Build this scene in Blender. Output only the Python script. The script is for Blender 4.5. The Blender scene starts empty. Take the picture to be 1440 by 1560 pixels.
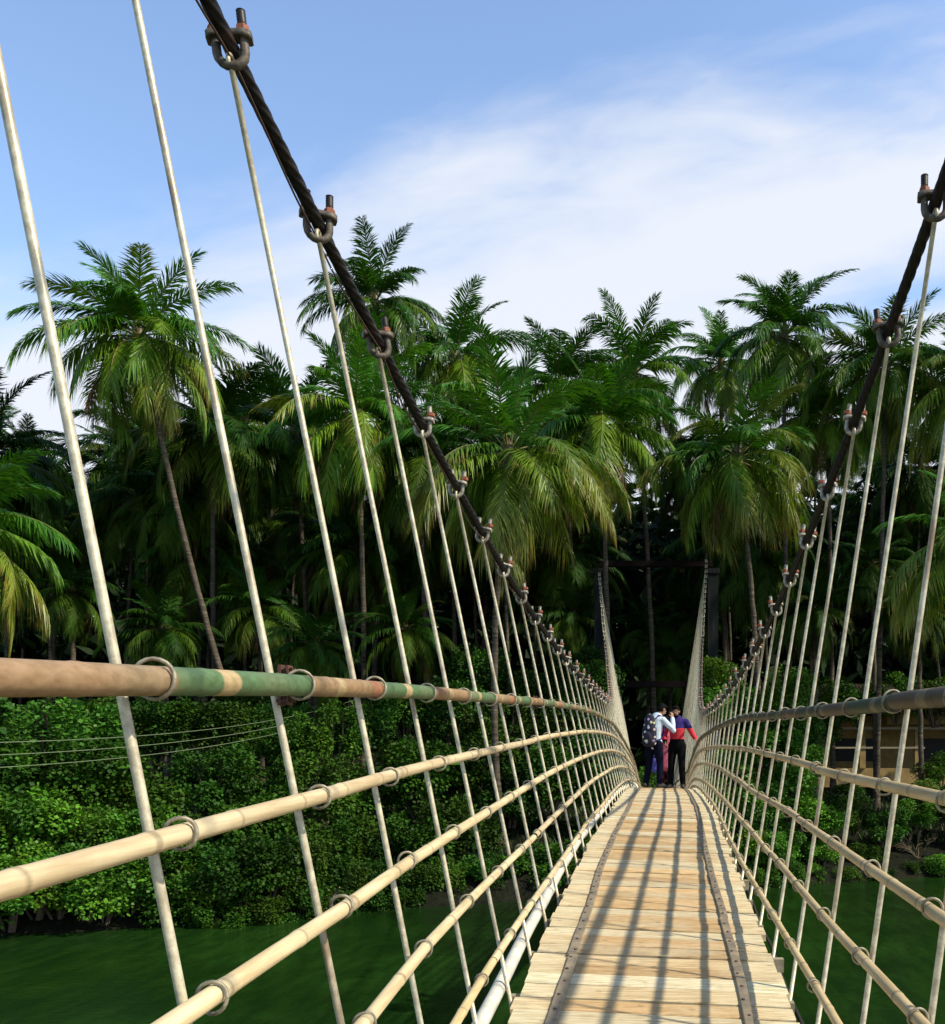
import bpy, bmesh, math, random
from mathutils import Vector, Matrix, Quaternion, noise
PI = math.pi
rng = random.Random(11)
sc = bpy.context.scene
COL = bpy.context.collection

# ------------------------------------------------------------------ helpers
class MB:
    """collects vertices, faces, vertex colours and face material slots of ONE mesh"""
    def __init__(s): s.v = []; s.f = []; s.c = []; s.m = []; s.sm = []
    def vert(s, p, c=(1, 1, 1)): s.v.append(tuple(p)); s.c.append(tuple(c)); return len(s.v) - 1
    def face(s, idx, m=0, smooth=True): s.f.append(tuple(idx)); s.m.append(m); s.sm.append(smooth)
    def mesh(s, name, mats):
        me = bpy.data.meshes.new(name)
        me.from_pydata(s.v, [], s.f)
        for m in (mats if isinstance(mats, (list, tuple)) else [mats]): me.materials.append(m)
        me.polygons.foreach_set('material_index', s.m)
        me.polygons.foreach_set('use_smooth', s.sm)
        a = me.color_attributes.new('Col', 'FLOAT_COLOR', 'POINT')
        flat = []
        for c in s.c: flat += [c[0], c[1], c[2], 1.0]
        a.data.foreach_set('color', flat)
        me.update()
        return me
    def tube(s, pts, rad, n=10, col=(1, 1, 1), m=0, caps=True, capm=None, up=None, flat=1.0):
        pts = [Vector(p) for p in pts]; N = len(pts); rings = []
        t0 = (pts[1] - pts[0]).normalized()
        a = Vector(up) if up else (Vector((0, 0, 1)) if abs(t0.z) < .9 else Vector((0, 1, 0)))
        for i, p in enumerate(pts):
            t = (pts[min(i + 1, N - 1)] - pts[max(i - 1, 0)]).normalized()
            b = t.cross(a).normalized(); a2 = b.cross(t).normalized(); a = a2
            r = rad(i) if callable(rad) else (rad[i] if isinstance(rad, (list, tuple)) else rad)
            c = col(i) if callable(col) else col
            ring = []
            for k in range(n):
                th = 2 * PI * k / n
                ring.append(s.vert(p + (b * math.cos(th) + a2 * math.sin(th) * flat) * r, c))
            rings.append(ring)
        for i in range(N - 1):
            for k in range(n):
                k2 = (k + 1) % n
                s.face((rings[i][k], rings[i][k2], rings[i + 1][k2], rings[i + 1][k]), m)
        if caps:
            cm = m if capm is None else capm
            s.face(tuple(rings[0]), cm, False); s.face(tuple(reversed(rings[-1])), cm, False)
    def box(s, c, size, R=None, col=(1, 1, 1), m=0):
        c = Vector(c); ids = []
        for x in (-.5, .5):
            for y in (-.5, .5):
                for z in (-.5, .5):
                    p = Vector((x * size[0], y * size[1], z * size[2]))
                    if R is not None: p = R @ p
                    ids.append(s.vert(c + p, col))
        for f in ((0, 1, 3, 2), (4, 6, 7, 5), (0, 4, 5, 1), (2, 3, 7, 6), (0, 2, 6, 4), (1, 5, 7, 3)):
            s.face([ids[i] for i in f], m, False)
    def ell(s, c, r, R=None, nu=14, nv=9, col=(1, 1, 1), m=0):
        c = Vector(c); top = None; rows = []
        for j in range(1, nv):
            ph = PI * j / nv; row = []
            for i in range(nu):
                th = 2 * PI * i / nu
                p = Vector((math.sin(ph) * math.cos(th) * r[0], math.sin(ph) * math.sin(th) * r[1], math.cos(ph) * r[2]))
                if R is not None: p = R @ p
                row.append(s.vert(c + p, col))
            rows.append(row)
        pt = Vector((0, 0, r[2])); pb = Vector((0, 0, -r[2]))
        if R is not None: pt = R @ pt; pb = R @ pb
        a = s.vert(c + pt, col); b = s.vert(c + pb, col)
        for i in range(nu):
            k = (i + 1) % nu
            s.face((a, rows[0][i], rows[0][k]), m); s.face((b, rows[-1][k], rows[-1][i]), m)
            for j in range(len(rows) - 1):
                s.face((rows[j][i], rows[j + 1][i], rows[j + 1][k], rows[j][k]), m)

WORLD = {}
def link(name, me, parent=None, mw=None):
    """one object; vertices in world space unless mw is given; parented without moving"""
    o = bpy.data.objects.new(name, me); COL.objects.link(o)
    mw = mw if mw is not None else Matrix.Identity(4)
    o.matrix_basis = mw
    if parent is not None:
        o.parent = parent
        o.matrix_parent_inverse = WORLD[parent.name].inverted()
    WORLD[o.name] = mw.copy()
    return o
def empty(name, loc, label=None, cat=None, group=None):
    o = link(name, None, None, Matrix.Translation(Vector(loc)))
    tag(o, label, cat, group); return o
def tag(o, label=None, cat=None, group=None, kind=None):
    if label: o['label'] = label
    if cat: o['category'] = cat
    if group: o['group'] = group
    if kind: o['kind'] = kind
    return o

# ------------------------------------------------------------------ materials
class NT:
    def __init__(s, name):
        s.mat = bpy.data.materials.new(name); s.mat.use_nodes = True
        s.t = s.mat.node_tree; s.t.nodes.clear()
        s.out = s.n('ShaderNodeOutputMaterial')
    def n(s, typ, **kw):
        nd = s.t.nodes.new(typ)
        for k, v in kw.items():
            if k in nd.inputs: nd.inputs[k].default_value = v
            else: setattr(nd, k, v)
        return nd
    def l(s, a, b): s.t.links.new(a, b)
    def noise(s, vec, scale, detail=4, rough=.6):
        nd = s.n('ShaderNodeTexNoise'); nd.inputs['Scale'].default_value = scale
        nd.inputs['Detail'].default_value = detail; nd.inputs['Roughness'].default_value = rough
        if vec is not None: s.l(vec, nd.inputs['Vector'])
        return nd.outputs['Fac']
    def ramp(s, fac, stops):
        r = s.n('ShaderNodeValToRGB'); e = r.color_ramp.elements
        while len(e) < len(stops): e.new(.5)
        for k, (p, c) in enumerate(stops):
            e[k].position = p; e[k].color = (c[0], c[1], c[2], 1) if isinstance(c, (tuple, list)) else (c, c, c, 1)
        s.l(fac, r.inputs[0]); return r.outputs['Color']
    def mix(s, fac, a, b, mode='MIX'):
        m = s.n('ShaderNodeMix', data_type='RGBA', blend_type=mode)
        for sock, v in ((m.inputs[0], fac), (m.inputs[6], a), (m.inputs[7], b)):
            if isinstance(v, bpy.types.NodeSocket): s.l(v, sock)
            elif isinstance(v, (int, float)): sock.default_value = v
            else: sock.default_value = (v[0], v[1], v[2], 1)
        return m.outputs[2]
    def obj(s, scale=(1, 1, 1)):
        tc = s.n('ShaderNodeTexCoord'); mp = s.n('ShaderNodeMapping'); mp.inputs['Scale'].default_value = scale
        s.l(tc.outputs['Object'], mp.inputs['Vector']); return mp.outputs['Vector']
    def vcol(s):
        a = s.n('ShaderNodeAttribute'); a.attribute_name = 'Col'; return a.outputs['Color']
    def bsdf(s, col, rough=.6, metal=0, spec=.5, bump=None, bs=.3, bd=.01):
        b = s.n('ShaderNodeBsdfPrincipled')
        if isinstance(col, bpy.types.NodeSocket): s.l(col, b.inputs['Base Color'])
        else: b.inputs['Base Color'].default_value = (*col, 1)
        if isinstance(rough, bpy.types.NodeSocket): s.l(rough, b.inputs['Roughness'])
        else: b.inputs['Roughness'].default_value = rough
        b.inputs['Metallic'].default_value = metal; b.inputs['Specular IOR Level'].default_value = spec
        if bump is not None:
            bp = s.n('ShaderNodeBump'); bp.inputs['Strength'].default_value = bs; bp.inputs['Distance'].default_value = bd
            s.l(bump, bp.inputs['Height']); s.l(bp.outputs['Normal'], b.inputs['Normal'])
        s.l(b.outputs[0], s.out.inputs['Surface']); return b

def leaf_mat(name, trans=.32, rough=.45, spec=.35, tint=(1, 1, 1), var=.35):
    m = NT(name); oi = m.n('ShaderNodeObjectInfo')
    c = m.mix(1.0, m.vcol(), tint, 'MULTIPLY')
    nz = m.noise(m.obj(), .9, 3)
    c = m.mix(m.ramp(nz, [(.35, 0), (.65, var)]), c, m.mix(1.0, c, (1.7, 1.25, .55), 'MULTIPLY'))
    br = m.n('ShaderNodeMapRange'); br.inputs[3].default_value = .7; br.inputs[4].default_value = 1.25
    m.l(oi.outputs['Random'], br.inputs[0])
    hs = m.n('ShaderNodeHueSaturation'); m.l(c, hs.inputs['Color']); m.l(br.outputs[0], hs.inputs['Value'])
    c = hs.outputs['Color']
    b = m.bsdf(c, rough, 0, spec)
    tr = m.n('ShaderNodeBsdfTranslucent'); m.l(m.mix(1.0, c, (1.25, 1.35, .5), 'MULTIPLY'), tr.inputs['Color'])
    mx = m.n('ShaderNodeMixShader'); mx.inputs[0].default_value = trans
    m.l(b.outputs[0], mx.inputs[1]); m.l(tr.outputs[0], mx.inputs[2]); m.l(mx.outputs[0], m.out.inputs['Surface'])
    return m.mat

def simple(name, col, rough=.6, metal=0, spec=.5, nscale=12, amt=.35, bs=.25, bd=.004, dark=None):
    m = NT(name); nz = m.noise(m.obj(), nscale, 6)
    d = dark if dark else tuple(x * .45 for x in col)
    c = m.mix(m.ramp(nz, [(.38, amt * 1.6 if amt < .6 else 1), (.62, 0)]), col, d)
    m.bsdf(c, rough, metal, spec, nz, bs, bd); return m.mat

def vmat(name, rough=.55, spec=.4, nscale=30, amt=.3, stretch=(1, 1, 1), bs=.3, bd=.003, dirt=(.16, .11, .06)):
    m = NT(name); v = m.obj(stretch); n1 = m.noise(v, nscale, 6); n2 = m.noise(m.obj(), 2.3, 5, .65)
    c = m.mix(m.ramp(n1, [(.35, amt), (.62, 0)]), m.vcol(), m.mix(1.0, m.vcol(), dirt, 'MULTIPLY'))
    c = m.mix(m.ramp(n2, [(.5, 0), (.75, .35)]), c, m.mix(1.0, c, (.55, .47, .36), 'MULTIPLY'))
    m.bsdf(c, rough, 0, spec, n1, bs, bd); return m.mat

M_rod = NT('galvanised_rod')
_n = M_rod.noise(M_rod.obj(), 26, 6, .7); _n2 = M_rod.noise(M_rod.obj((1, 1, .25)), 9, 4)
_c = M_rod.mix(M_rod.ramp(_n, [(.4, .55), (.6, 0)]), (.78, .69, .47), (.26, .20, .13))
_c = M_rod.mix(M_rod.ramp(_n2, [(.55, 0), (.70, .8)]), _c, (.24, .14, .07))
M_rod.bsdf(_c, .42, .25, .5, _n, .3, .002); M_rod = M_rod.mat
M_ring = simple('dull_ring_wire', (.40, .36, .25), .5, .2, nscale=40, amt=.5, dark=(.12, .09, .06))
M_clamp = simple('clamp_cast_metal', (.50, .46, .35), .5, .3, nscale=40, amt=.5, dark=(.16, .12, .09))
M_dark = simple('dark_greased_steel', (.035, .028, .024), .5, .4, nscale=40, amt=.4)
M_clampdark = simple('rusty_clamp_metal', (.17, .14, .10), .6, .2, nscale=35, amt=.5, dark=(.05, .035, .025))
M_bracket = simple('rust_brown_bracket', (.14, .06, .035), .7)
M_bolt = simple('brown_bolt_head', (.09, .05, .03), .7)
M_nut = simple('rusty_nut', (.36, .10, .04), .7, .1, nscale=60, amt=.4, dark=(.12, .04, .02))
M_cable = NT('rusty_wire_rope'); _n = M_cable.noise(M_cable.obj(), 7, 6, .7)
M_cable.bsdf(M_cable.ramp(_n, [(.38, (.006, .005, .005)), (.6, (.015, .010, .007)), (.76, (.07, .032, .016))]), .6, .2, .4, _n, .3, .003)
M_cable = M_cable.mat
M_wire = simple('thin_rusty_wire', (.09, .045, .03), .7)
M_bamboo = vmat('bamboo', .45, .35, 55, .5, (1, .06, 1), .25, .002, (.5, .38, .25))
M_pipeend = simple('hollow_end', (.02, .014, .008), .9)
M_paintpole = vmat('painted_pole', .55, .3, 60, .6, (1, .5, 1), .3, .002, (.55, .5, .38))
M_pipe = simple('cream_pipe', (.78, .74, .62), .4, 0, .5, 10, .25, dark=(.42, .36, .26))
M_wood = NT('weathered_plank')
_g = M_wood.noise(M_wood.obj((2.5, 34, 10)), 2.2, 8, .7); _b = M_wood.noise(M_wood.obj((1, 1.5, 1)), 2.0, 6, .7); _f = M_wood.noise(M_wood.obj((6, 90, 1)), 2.0, 4, .6)
_c = M_wood.mix(M_wood.ramp(_g, [(.40, .75), (.62, 0)]), M_wood.vcol(), M_wood.mix(1.0, M_wood.vcol(), (.50, .40, .28), 'MULTIPLY'))
_c = M_wood.mix(M_wood.ramp(_b, [(.47, 0), (.68, .6)]), _c, (.70, .58, .36))
_c = M_wood.mix(M_wood.ramp(_f, [(.62, 0), (.72, .75)]), _c, (.14, .10, .06))
_h = M_wood.n('ShaderNodeMath', operation='ADD'); M_wood.l(_g, _h.inputs[0]); M_wood.l(_f, _h.inputs[1])
_k = M_wood.n('ShaderNodeTexVoronoi'); _k.inputs['Scale'].default_value = 5.5; M_wood.l(M_wood.obj((1, 3, 1)), _k.inputs['Vector'])
_c = M_wood.mix(M_wood.ramp(_k.outputs['Distance'], [(.05, .75), (.13, 0)]), _c, (.16, .10, .055))
_s = M_wood.noise(M_wood.obj(), 3.7, 7, .72)
_c = M_wood.mix(M_wood.ramp(_s, [(.55, 0), (.72, .5)]), _c, (.36, .32, .21))
M_wood.bsdf(_c, .85, 0, .06, _h.outputs[0], .45, .006); M_wood = M_wood.mat
M_strap = NT('worn_steel_strap'); _n = M_strap.noise(M_strap.obj(), 9, 6, .7)
M_strap.bsdf(M_strap.ramp(_n, [(.35, (.20, .17, .13)), (.5, (.32, .25, .16)), (.65, (.46, .35, .21))]), .5, .35, .5, _n, .3, .003); M_strap = M_strap.mat
M_beam = simple('deck_beam_paint', (.40, .34, .22), .6, 0, .3, 14, .4)
M_conc = NT('weathered_concrete'); _n = M_conc.noise(M_conc.obj(), 1.6, 8, .7); _n2 = M_conc.noise(M_conc.obj((3, 3, .4)), 2.0, 5)
_c = M_conc.ramp(_n, [(.3, (.03, .04, .042)), (.55, (.08, .10, .105)), (.72, (.17, .18, .18))])
_s = M_conc.n('ShaderNodeSeparateXYZ'); M_conc.l(M_conc.obj((1, 1, .1)), _s.inputs[0]); _c = M_conc.mix(M_conc.ramp(_s.outputs['Z'], [(.15, 0), (.45, .93)]), _c, (.008, .009, .008))  # columns blend to near-black towards the top
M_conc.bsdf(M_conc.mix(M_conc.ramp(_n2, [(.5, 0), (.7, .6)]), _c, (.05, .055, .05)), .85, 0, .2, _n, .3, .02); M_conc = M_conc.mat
M_beamdark = simple('dark_painted_beam', (.012, .007, .006), .8, 0, .1, nscale=4)
M_palm = leaf_mat('palm_leaf', .22, .4, .32)
M_leaf = leaf_mat('shrub_leaf', .2, .5, .2)
M_shade = leaf_mat('shaded_shrub_leaf', .12, .55, .15, (.42, .45, .45))  # shrub leaf with a lowered tint that paints in the shade under the palms
M_palmdark = leaf_mat('shaded_palm_leaf', .12, .55, .15, (.42, .46, .42))  # same palm leaf, darkened by tint to stand in for shade in the grove
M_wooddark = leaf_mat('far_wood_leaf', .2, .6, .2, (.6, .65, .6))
M_trunk = NT('palm_bark'); _v = M_trunk.obj((1, 1, 9)); _n = M_trunk.noise(_v, 1.5, 5, .7); _n2 = M_trunk.noise(M_trunk.obj(), 1.2, 4)
M_trunk.bsdf(M_trunk.mix(M_trunk.ramp(_n2, [(.45, 0), (.65, .5)]), M_trunk.ramp(_n, [(.35, (.04, .03, .02)), (.55, (.13, .10, .07)), (.7, (.22, .18, .13))]), (.05, .05, .03)), .9, 0, .15, _n, .7, .03)
M_trunk = M_trunk.mat
M_branch = simple('branch_bark', (.12, .085, .05), .9, nscale=8)
M_nut_coco = simple('coconut_husk', (.20, .12, .035), .6, nscale=6)
M_ground = NT('bank_soil'); _n = M_ground.noise(M_ground.obj(), .5, 8, .7); _n2 = M_ground.noise(M_ground.obj(), 3.5, 6, .7)
M_ground.bsdf(M_ground.mix(M_ground.ramp(_n2, [(.4, .8), (.6, 0)]), M_ground.ramp(_n, [(.35, (.005, .007, .003)), (.55, (.010, .012, .005)), (.7, (.02, .017, .009))]), (.02, .02, .012)), .95, 0, .1, _n2, .8, .15)
M_ground = M_ground.mat
M_water = NT('green_river_water'); _v = M_water.obj((1, 2.2, 1)); _n = M_water.noise(_v, 1.9, 8, .68); _n2 = M_water.noise(M_water.obj((.25, .5, 1)), .4, 3)
_n3 = M_water.noise(M_water.obj((2.2, .5, 1)), 1.2, 6, .65)  # streaked noise, paints faint reflections into the water colour
_b = M_water.bsdf(M_water.mix(M_water.ramp(_n3, [(.42, .55), (.62, 0)]), M_water.ramp(_n2, [(.35, (.009, .030, .004)), (.65, (.018, .060, .008))]), (.003, .014, .003)), .06, 0, .4, _n, .3, .10); M_water = M_water.mat
M_wall = simple('ochre_wall', (.46, .31, .12), .85, 0, .2, 2.5, .3)
M_roof = NT('dark_roof_tiles'); _w = M_roof.n('ShaderNodeTexWave', wave_type='BANDS', bands_direction='X'); M_roof.l(M_roof.obj(), _w.inputs['Vector']); _w.inputs['Scale'].default_value = 1.6; _w.inputs['Distortion'].default_value = .6
_n = M_roof.noise(M_roof.obj(), 3, 6)
M_roof.bsdf(M_roof.ramp(_n, [(.35, (.008, .006, .005)), (.65, (.03, .02, .014))]), .9, 0, .15, _w.outputs['Fac'], .7, .05); M_roof = M_roof.mat
M_void = simple('dark_opening', (.012, .011, .01), .6)
M_lintel = simple('pale_lintel', (.45, .38, .24), .8)

# ------------------------------------------------------------------ river geometry
CAM_F = 1500.0
def P(px, py, Y): return Vector(((px - 1000) * Y / CAM_F, Y, (1130 - py) * Y / CAM_F))
def lerp_tab(tab, x):
    if x <= tab[0][0]: return tab[0][1]
    for (a, b), (c, d) in zip(tab, tab[1:]):
        if x <= c: return b + (d - b) * (x - a) / (c - a)
    return tab[-1][1]
WATER = -6.0
BANK = [(-300, 18), (-60, 22), (-40, 24), (-20, 30.5), (-13, 33), (-9, 35.5), (0, 39), (5.4, 41), (13, 44), (40, 50), (300, 58)]
def bank_y(x): return lerp_tab(BANK, x) + .5 * noise.noise(Vector((x * .35, 3.1, 0)))
GT = [(-60, -10.5), (-8, -9), (0, -6.0), (.6, -5.55), (2, -5.0), (6, -3.9), (12, -3.1), (20, -2.5), (40, -2.2), (75, 10), (200, 22), (700, 30)]
def ground_z(x, y):
    s = y - bank_y(x)
    return lerp_tab(GT, s) + (.18 * noise.noise(Vector((x * .6, y * .6, 0))) if s > -2 else 0)
def build_ground():
    mb = MB()
    xs = [-400, -200, -100, -60] + [-45 + 1.2 * i for i in range(75)] + [60, 100, 200, 400]
    ss = [-60, -25, -8, -4, -2, -1, -.5, 0, .3, .6, 1, 1.6, 2.4, 3.5, 5, 7, 9, 12, 15, 19, 24, 30, 40, 60, 120, 300, 700]
    ids = []
    for x in xs:
        row = []
        for s in ss:
            y = bank_y(x) + s
            row.append(mb.vert((x, y, ground_z(x, y))))
        ids.append(row)
    for i in range(len(xs) - 1):
        for j in range(len(ss) - 1):
            mb.face((ids[i][j], ids[i + 1][j], ids[i + 1][j + 1], ids[i][j + 1]))
    tag(link('ground', mb.mesh('ground', M_ground)), kind='structure')
    mb = MB()
    q = [mb.vert(p) for p in ((-500, -120, WATER), (500, -120, WATER), (500, 75, WATER), (-500, 75, WATER))]
    mb.face(q)
    tag(link('water', mb.mesh('water', M_water)), kind='structure')
    # bed under the water right back to the near side
    mb = MB(); q = [mb.vert(p) for p in ((-500, -120, -11), (500, -120, -11), (500, 60, -11), (-500, 60, -11))]; mb.face(q)
    tag(link('river_bed', mb.mesh('river_bed', M_ground)), kind='structure')
build_ground()

# ------------------------------------------------------------------ bridge curves
CABP = {'L': ((-.948, -3.231e-3, -5.733e-5, -1.877e-3), (.78, 2.314e-3, -3.541e-4, 7.495e-3)),
        'R': ((.936, 1.697e-3, 2.23e-5, 1.545e-3), (.552, 3.346e-3, -4.317e-4, 8.36e-3))}
def cable(s, Y):
    o = []
    for b, a, c, f in CABP[s]:
        u = Y - 18
        if u > 0: o.append(b + f * u * u if b > 0 and len(o) else b + f * 1089 * (u / 33) ** 1.4)
        elif u < -15.5:
            u0 = -15.5; o.append(b + a * u0 * u0 + c * u0 ** 3 + (2 * a * u0 + 3 * c * u0 * u0) * (u - u0))
        else: o.append(b + a * u * u + c * u ** 3)
    return Vector((o[0], Y, o[1]))
def smooth_tab(tab, x):
    w = .8; return sum(lerp_tab(tab, x + d * w) for d in (-1, -.5, 0, .5, 1)) / 5
DC = [(-3, -.045), (0, -.03), (4.4, -.015), (9, .01), (12.3, .09), (18, .13), (21, .16), (26, .24), (32, .27), (51, -.1)]
def deck_c(Y): return smooth_tab(DC, Y)
def deck_z(Y):
    if Y < 32: return -.86 - .0037 * (Y - 15) ** 2
    return -.86 - .0037 * 289 - .0037 * 34 * (Y - 32) * .6
def tilt(Y): return lerp_tab([(2, .022), (9, .03), (16, .035), (30, .02), (51, 0)], Y)
def deck_pt(off, Y, dz=0): return Vector((deck_c(Y) + off, Y, deck_z(Y) - tilt(Y) * off + dz))
EDGE = {'L': -.70, 'R': .68}
def foot(s, Y): return deck_pt(lerp_tab([(1.1, -.66), (2.625, -.662), (3.375, -.695), (4.1, -.70)], Y) if s == 'L' else EDGE[s], Y, -.05)
def on_hanger(s, Y, h, off=.05):
    a = foot(s, Y); b = cable(s, Y); z = deck_z(Y) + h
    t = (z - a.z) / (b.z - a.z); x = a.x + (b.x - a.x) * t
    return Vector((x + (off if s == 'L' else -off), Y, z))
RH = {
 'L': [[(-2, 1.80), (1.5, 1.635), (2.6, 1.577), (4, 1.506), (5.9, 1.414), (9.2, 1.325), (11.7, 1.29), (14.1, 1.245), (18.5, 1.2), (24, 1.14), (51, 1.1)],
       [(-2, 1.49), (1.4, 1.355), (2.6, 1.28), (4.3, 1.203), (5.6, 1.145), (7.2, 1.095), (10.2, 1.042), (12.5, 1.008), (17.4, .963), (24, .9), (51, .86)],
       [(-2, 1.17), (1.7, 1.035), (2.7, .98), (4.1, .917), (5.6, .867), (6.7, .842), (8.9, .79), (10.7, .772), (13.8, .742), (18.4, .69), (24, .64), (51, .6)],
       [(-2, .86), (2.7, .687), (4.1, .628), (5.7, .562), (6.5, .534), (8.7, .50), (11, .49), (14.9, .465), (20, .42), (51, .38)],
       [(-2, .44), (3.9, .316), (5, .29), (6.7, .222), (8.6, .187), (11.7, .184), (16.4, .185), (51, .18)]],
 'R': [[(-2, 1.85), (2.8, 1.54), (3.5, 1.486), (4.15, 1.437), (4.9, 1.39), (6.2, 1.32), (7.5, 1.263), (9.5, 1.20), (13, 1.09), (16.3, 1.0), (20.7, .96), (51, .95)],
       [(-2, 1.58), (2.7, 1.26), (3.4, 1.203), (4.1, 1.148), (4.9, 1.103), (5.9, 1.054), (6.9, 1.008), (8.7, .94), (10.9, .85), (15.8, .755), (24, .72), (51, .7)],
       [(-2, 1.25), (2.5, .975), (3.4, .90), (4.1, .86), (4.8, .825), (5.6, .773), (7.7, .668), (10.5, .577), (14.9, .51), (24, .47), (51, .45)],
       [(-2, .93), (2.6, .685), (3.4, .60), (4.1, .55), (4.8, .515), (5.7, .465), (7.8, .38), (12.5, .23), (18, .2), (51, .2)],
       [(-2, .56), (3.7, .28), (4.5, .234), (5.8, .176), (7.3, .118), (9, .085), (12.5, .05), (51, .05)]]}
RRS = {'L': [.0275, .0200, .0198, .0192, .0175], 'R': [.029, .0195, .0188, .0183, .0172]}
def rail_pt(s, k, Y): return on_hanger(s, Y, smooth_tab(RH[s][k], Y), (.040 if s == 'L' else .022) + RRS[s][k])

BR = empty('suspension_footbridge', (0, 18, deck_z(18)), 'long narrow suspension footbridge with plank deck between two sagging wire rope cables', 'footbridge')
Y0, Y1 = -2.5, 51.0
# ---- main cables: six visible strands twisting along the rope
def build_cable(s):
    mb = MB(); n = 24; prev = None; ys = []; Y = -6
    while Y < 51.4: ys.append(Y); Y += .0085 if 2 < Y < 9 else (.03 if Y < 20 else .1)
    for Y in ys:
        p = cable(s, Y); t = (cable(s, Y + .05) - cable(s, Y - .05)).normalized()
        b = t.cross(Vector((0, 0, 1))).normalized(); a = b.cross(t)
        ring = []
        for k in range(n):
            th = 2 * PI * k / n
            r = .0205 + .0065 * abs(math.cos(3 * th - Y * 42)) ** .7
            ring.append(mb.vert(p + (b * math.cos(th) + a * math.sin(th)) * r))
        if prev:
            for k in range(n): mb.face((prev[k], prev[(k + 1) % n], ring[(k + 1) % n], ring[k]))
        prev = ring
    link('main_cable', mb.mesh('main_cable', M_cable), BR)
build_cable('L'); build_cable('R')
def build_slack():
    mb = MB(); pts = []
    for i in range(70):
        Y = 2.6 + i * .1
        pts.append(cable('L', Y) + Vector((-.012 * math.sin(i * .5), 0, -.045 - .028 * abs(math.sin((Y - 3.375) / .75 * PI)))))
    mb.tube(pts, .0045, 6); link('loose_wire', mb.mesh('loose_wire', M_wire), BR)
build_slack()

# ---- clamp meshes (local: X across the cable, Z up, cable along Y)
def clamp_mesh(tm, bm_):
    mb = MB()
    # U-bolt under the cable: loop in the XZ plane
    pts = [Vector((-.046, 0, .085))] + [Vector((-.046, 0, .03))]
    for i in range(9):
        th = PI + PI * i / 8; pts.append(Vector((.046 * math.cos(th), 0, -.025 + .046 * math.sin(th))))
    pts += [Vector((.046, 0, .03)), Vector((.046, 0, .085))]
    mb.tube(pts, .0155, 10, m=0)
    # saddle across the top of the cable: bar swelling round the two bolts
    prof = [(-.075, .016), (-.066, .024), (-.046, .028), (-.024, .023), (0, .021), (.024, .023), (.046, .028), (.066, .024), (.075, .016)]
    lo = []; hi = []
    rows = []
    for x, w in prof:
        dz = .012 * math.cos(x / .075 * PI / 2)
        rows.append([mb.vert((x, -w, .018 + dz)), mb.vert((x, w, .018 + dz)), mb.vert((x, w, .046 + dz * .4)), mb.vert((x, -w, .046 + dz * .4))])
    for a, b in zip(rows, rows[1:]):
        for k in range(4): mb.face((a[k], b[k], b[(k + 1) % 4], a[(k + 1) % 4]), 0, k in (1, 3))
    mb.face(rows[0], 0, False); mb.face(tuple(reversed(rows[-1])), 0, False)
    for x in (-.046, .046):   # threaded ends
        pts = []; rr = []
        for i in range(12):
            z = .07 + i * .0055; pts.append(Vector((x, 0, z))); rr.append(.0165 if i % 2 else .0145)
        mb.tube(pts, rr, 10, m=1)
    return mb.mesh('clamp', [bm_, tm])
def nut_mesh():
    mb = MB(); mb.tube([(0, 0, .051), (0, 0, .053), (0, 0, .071), (0, 0, .073)], [.020, .023, .023, .020], 6); me = mb.mesh('nut', M_nut)
    for p in me.polygons: p.use_smooth = False
    return me
CL_ME, CL_PALE, NUT_ME = clamp_mesh(M_dark, M_clampdark), clamp_mesh(M_clamp, M_clamp), nut_mesh()
def ring_verts(mb, s, k, Y, mw=Matrix.Identity(4), seed=0):
    R = RRS[s][k] + .0088; r2 = random.Random(seed); pts = []
    for i in range(21):
        th = 2 * PI * i / 20; pts.append(mw @ Vector((R * math.cos(th), .004 * math.sin(2 * th), R * 1.05 * math.sin(th))))
    mb.tube(pts, .0042, 7, caps=False)
RING_ME = {}
for s, k in [(a, b) for a in 'LR' for b in range(5)]:
    mb = MB(); ring_verts(mb, s, k, 0); RING_ME[s, k] = mb.mesh('ring', M_ring)
def bracket_mesh():
    mb = MB()
    for z in (.052, -.052):
        mb.box((0, 0, z), (.012, .045, .03)); mb.box((.03, 0, z), (.008, .05, .026))
        for y in (-.012, .012): mb.tube([(-.014, y, z), (.048, y, z)], .006, 6)
    mb.box((.014, 0, 0), (.006, .03, .12))
    return mb.mesh('bracket', M_bracket)
BRK_ME = bracket_mesh(); BRK_ME.transform(Matrix.Diagonal((.7, .7, .8, 1)))
PH = {'L': 3.375, 'R': 3.48}
hang = []
for s in 'LR':
    for i in range(-7, 64):
        Y = PH[s] + .75 * i
        if -2.2 < Y < 50.6: hang.append((s, i, Y))
def show(h):   # nearest in front of the lens first, then those behind it
    return h[2] if h[2] > .6 else 1000 - h[2]
hang.sort(key=show)
def hanger_mb(mb, s, Y, n=8):
    a = foot(s, Y) + Vector((0, 0, -.06)); b = cable(s, Y) + Vector((0, 0, -.055))
    r2 = random.Random(int(Y * 1000)); d = Vector((r2.uniform(-1, 1), r2.uniform(-1, 1), 0)) * .005
    pts = [a.lerp(b, t) + d * math.sin(t * PI) for t in (0, .2, .4, .6, .8, 1)]
    mb.tube(pts, .0105, n)
    # eye at the top, hooked round the U-bolt
    rad = .02; c = b + Vector((0, 0, .004))
    mb.tube([c + Vector((0, math.cos(th) * rad, math.sin(th) * rad * 1.1)) for th in [2 * PI * j / 10 for j in range(11)]], .0085, 6, caps=False)
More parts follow.
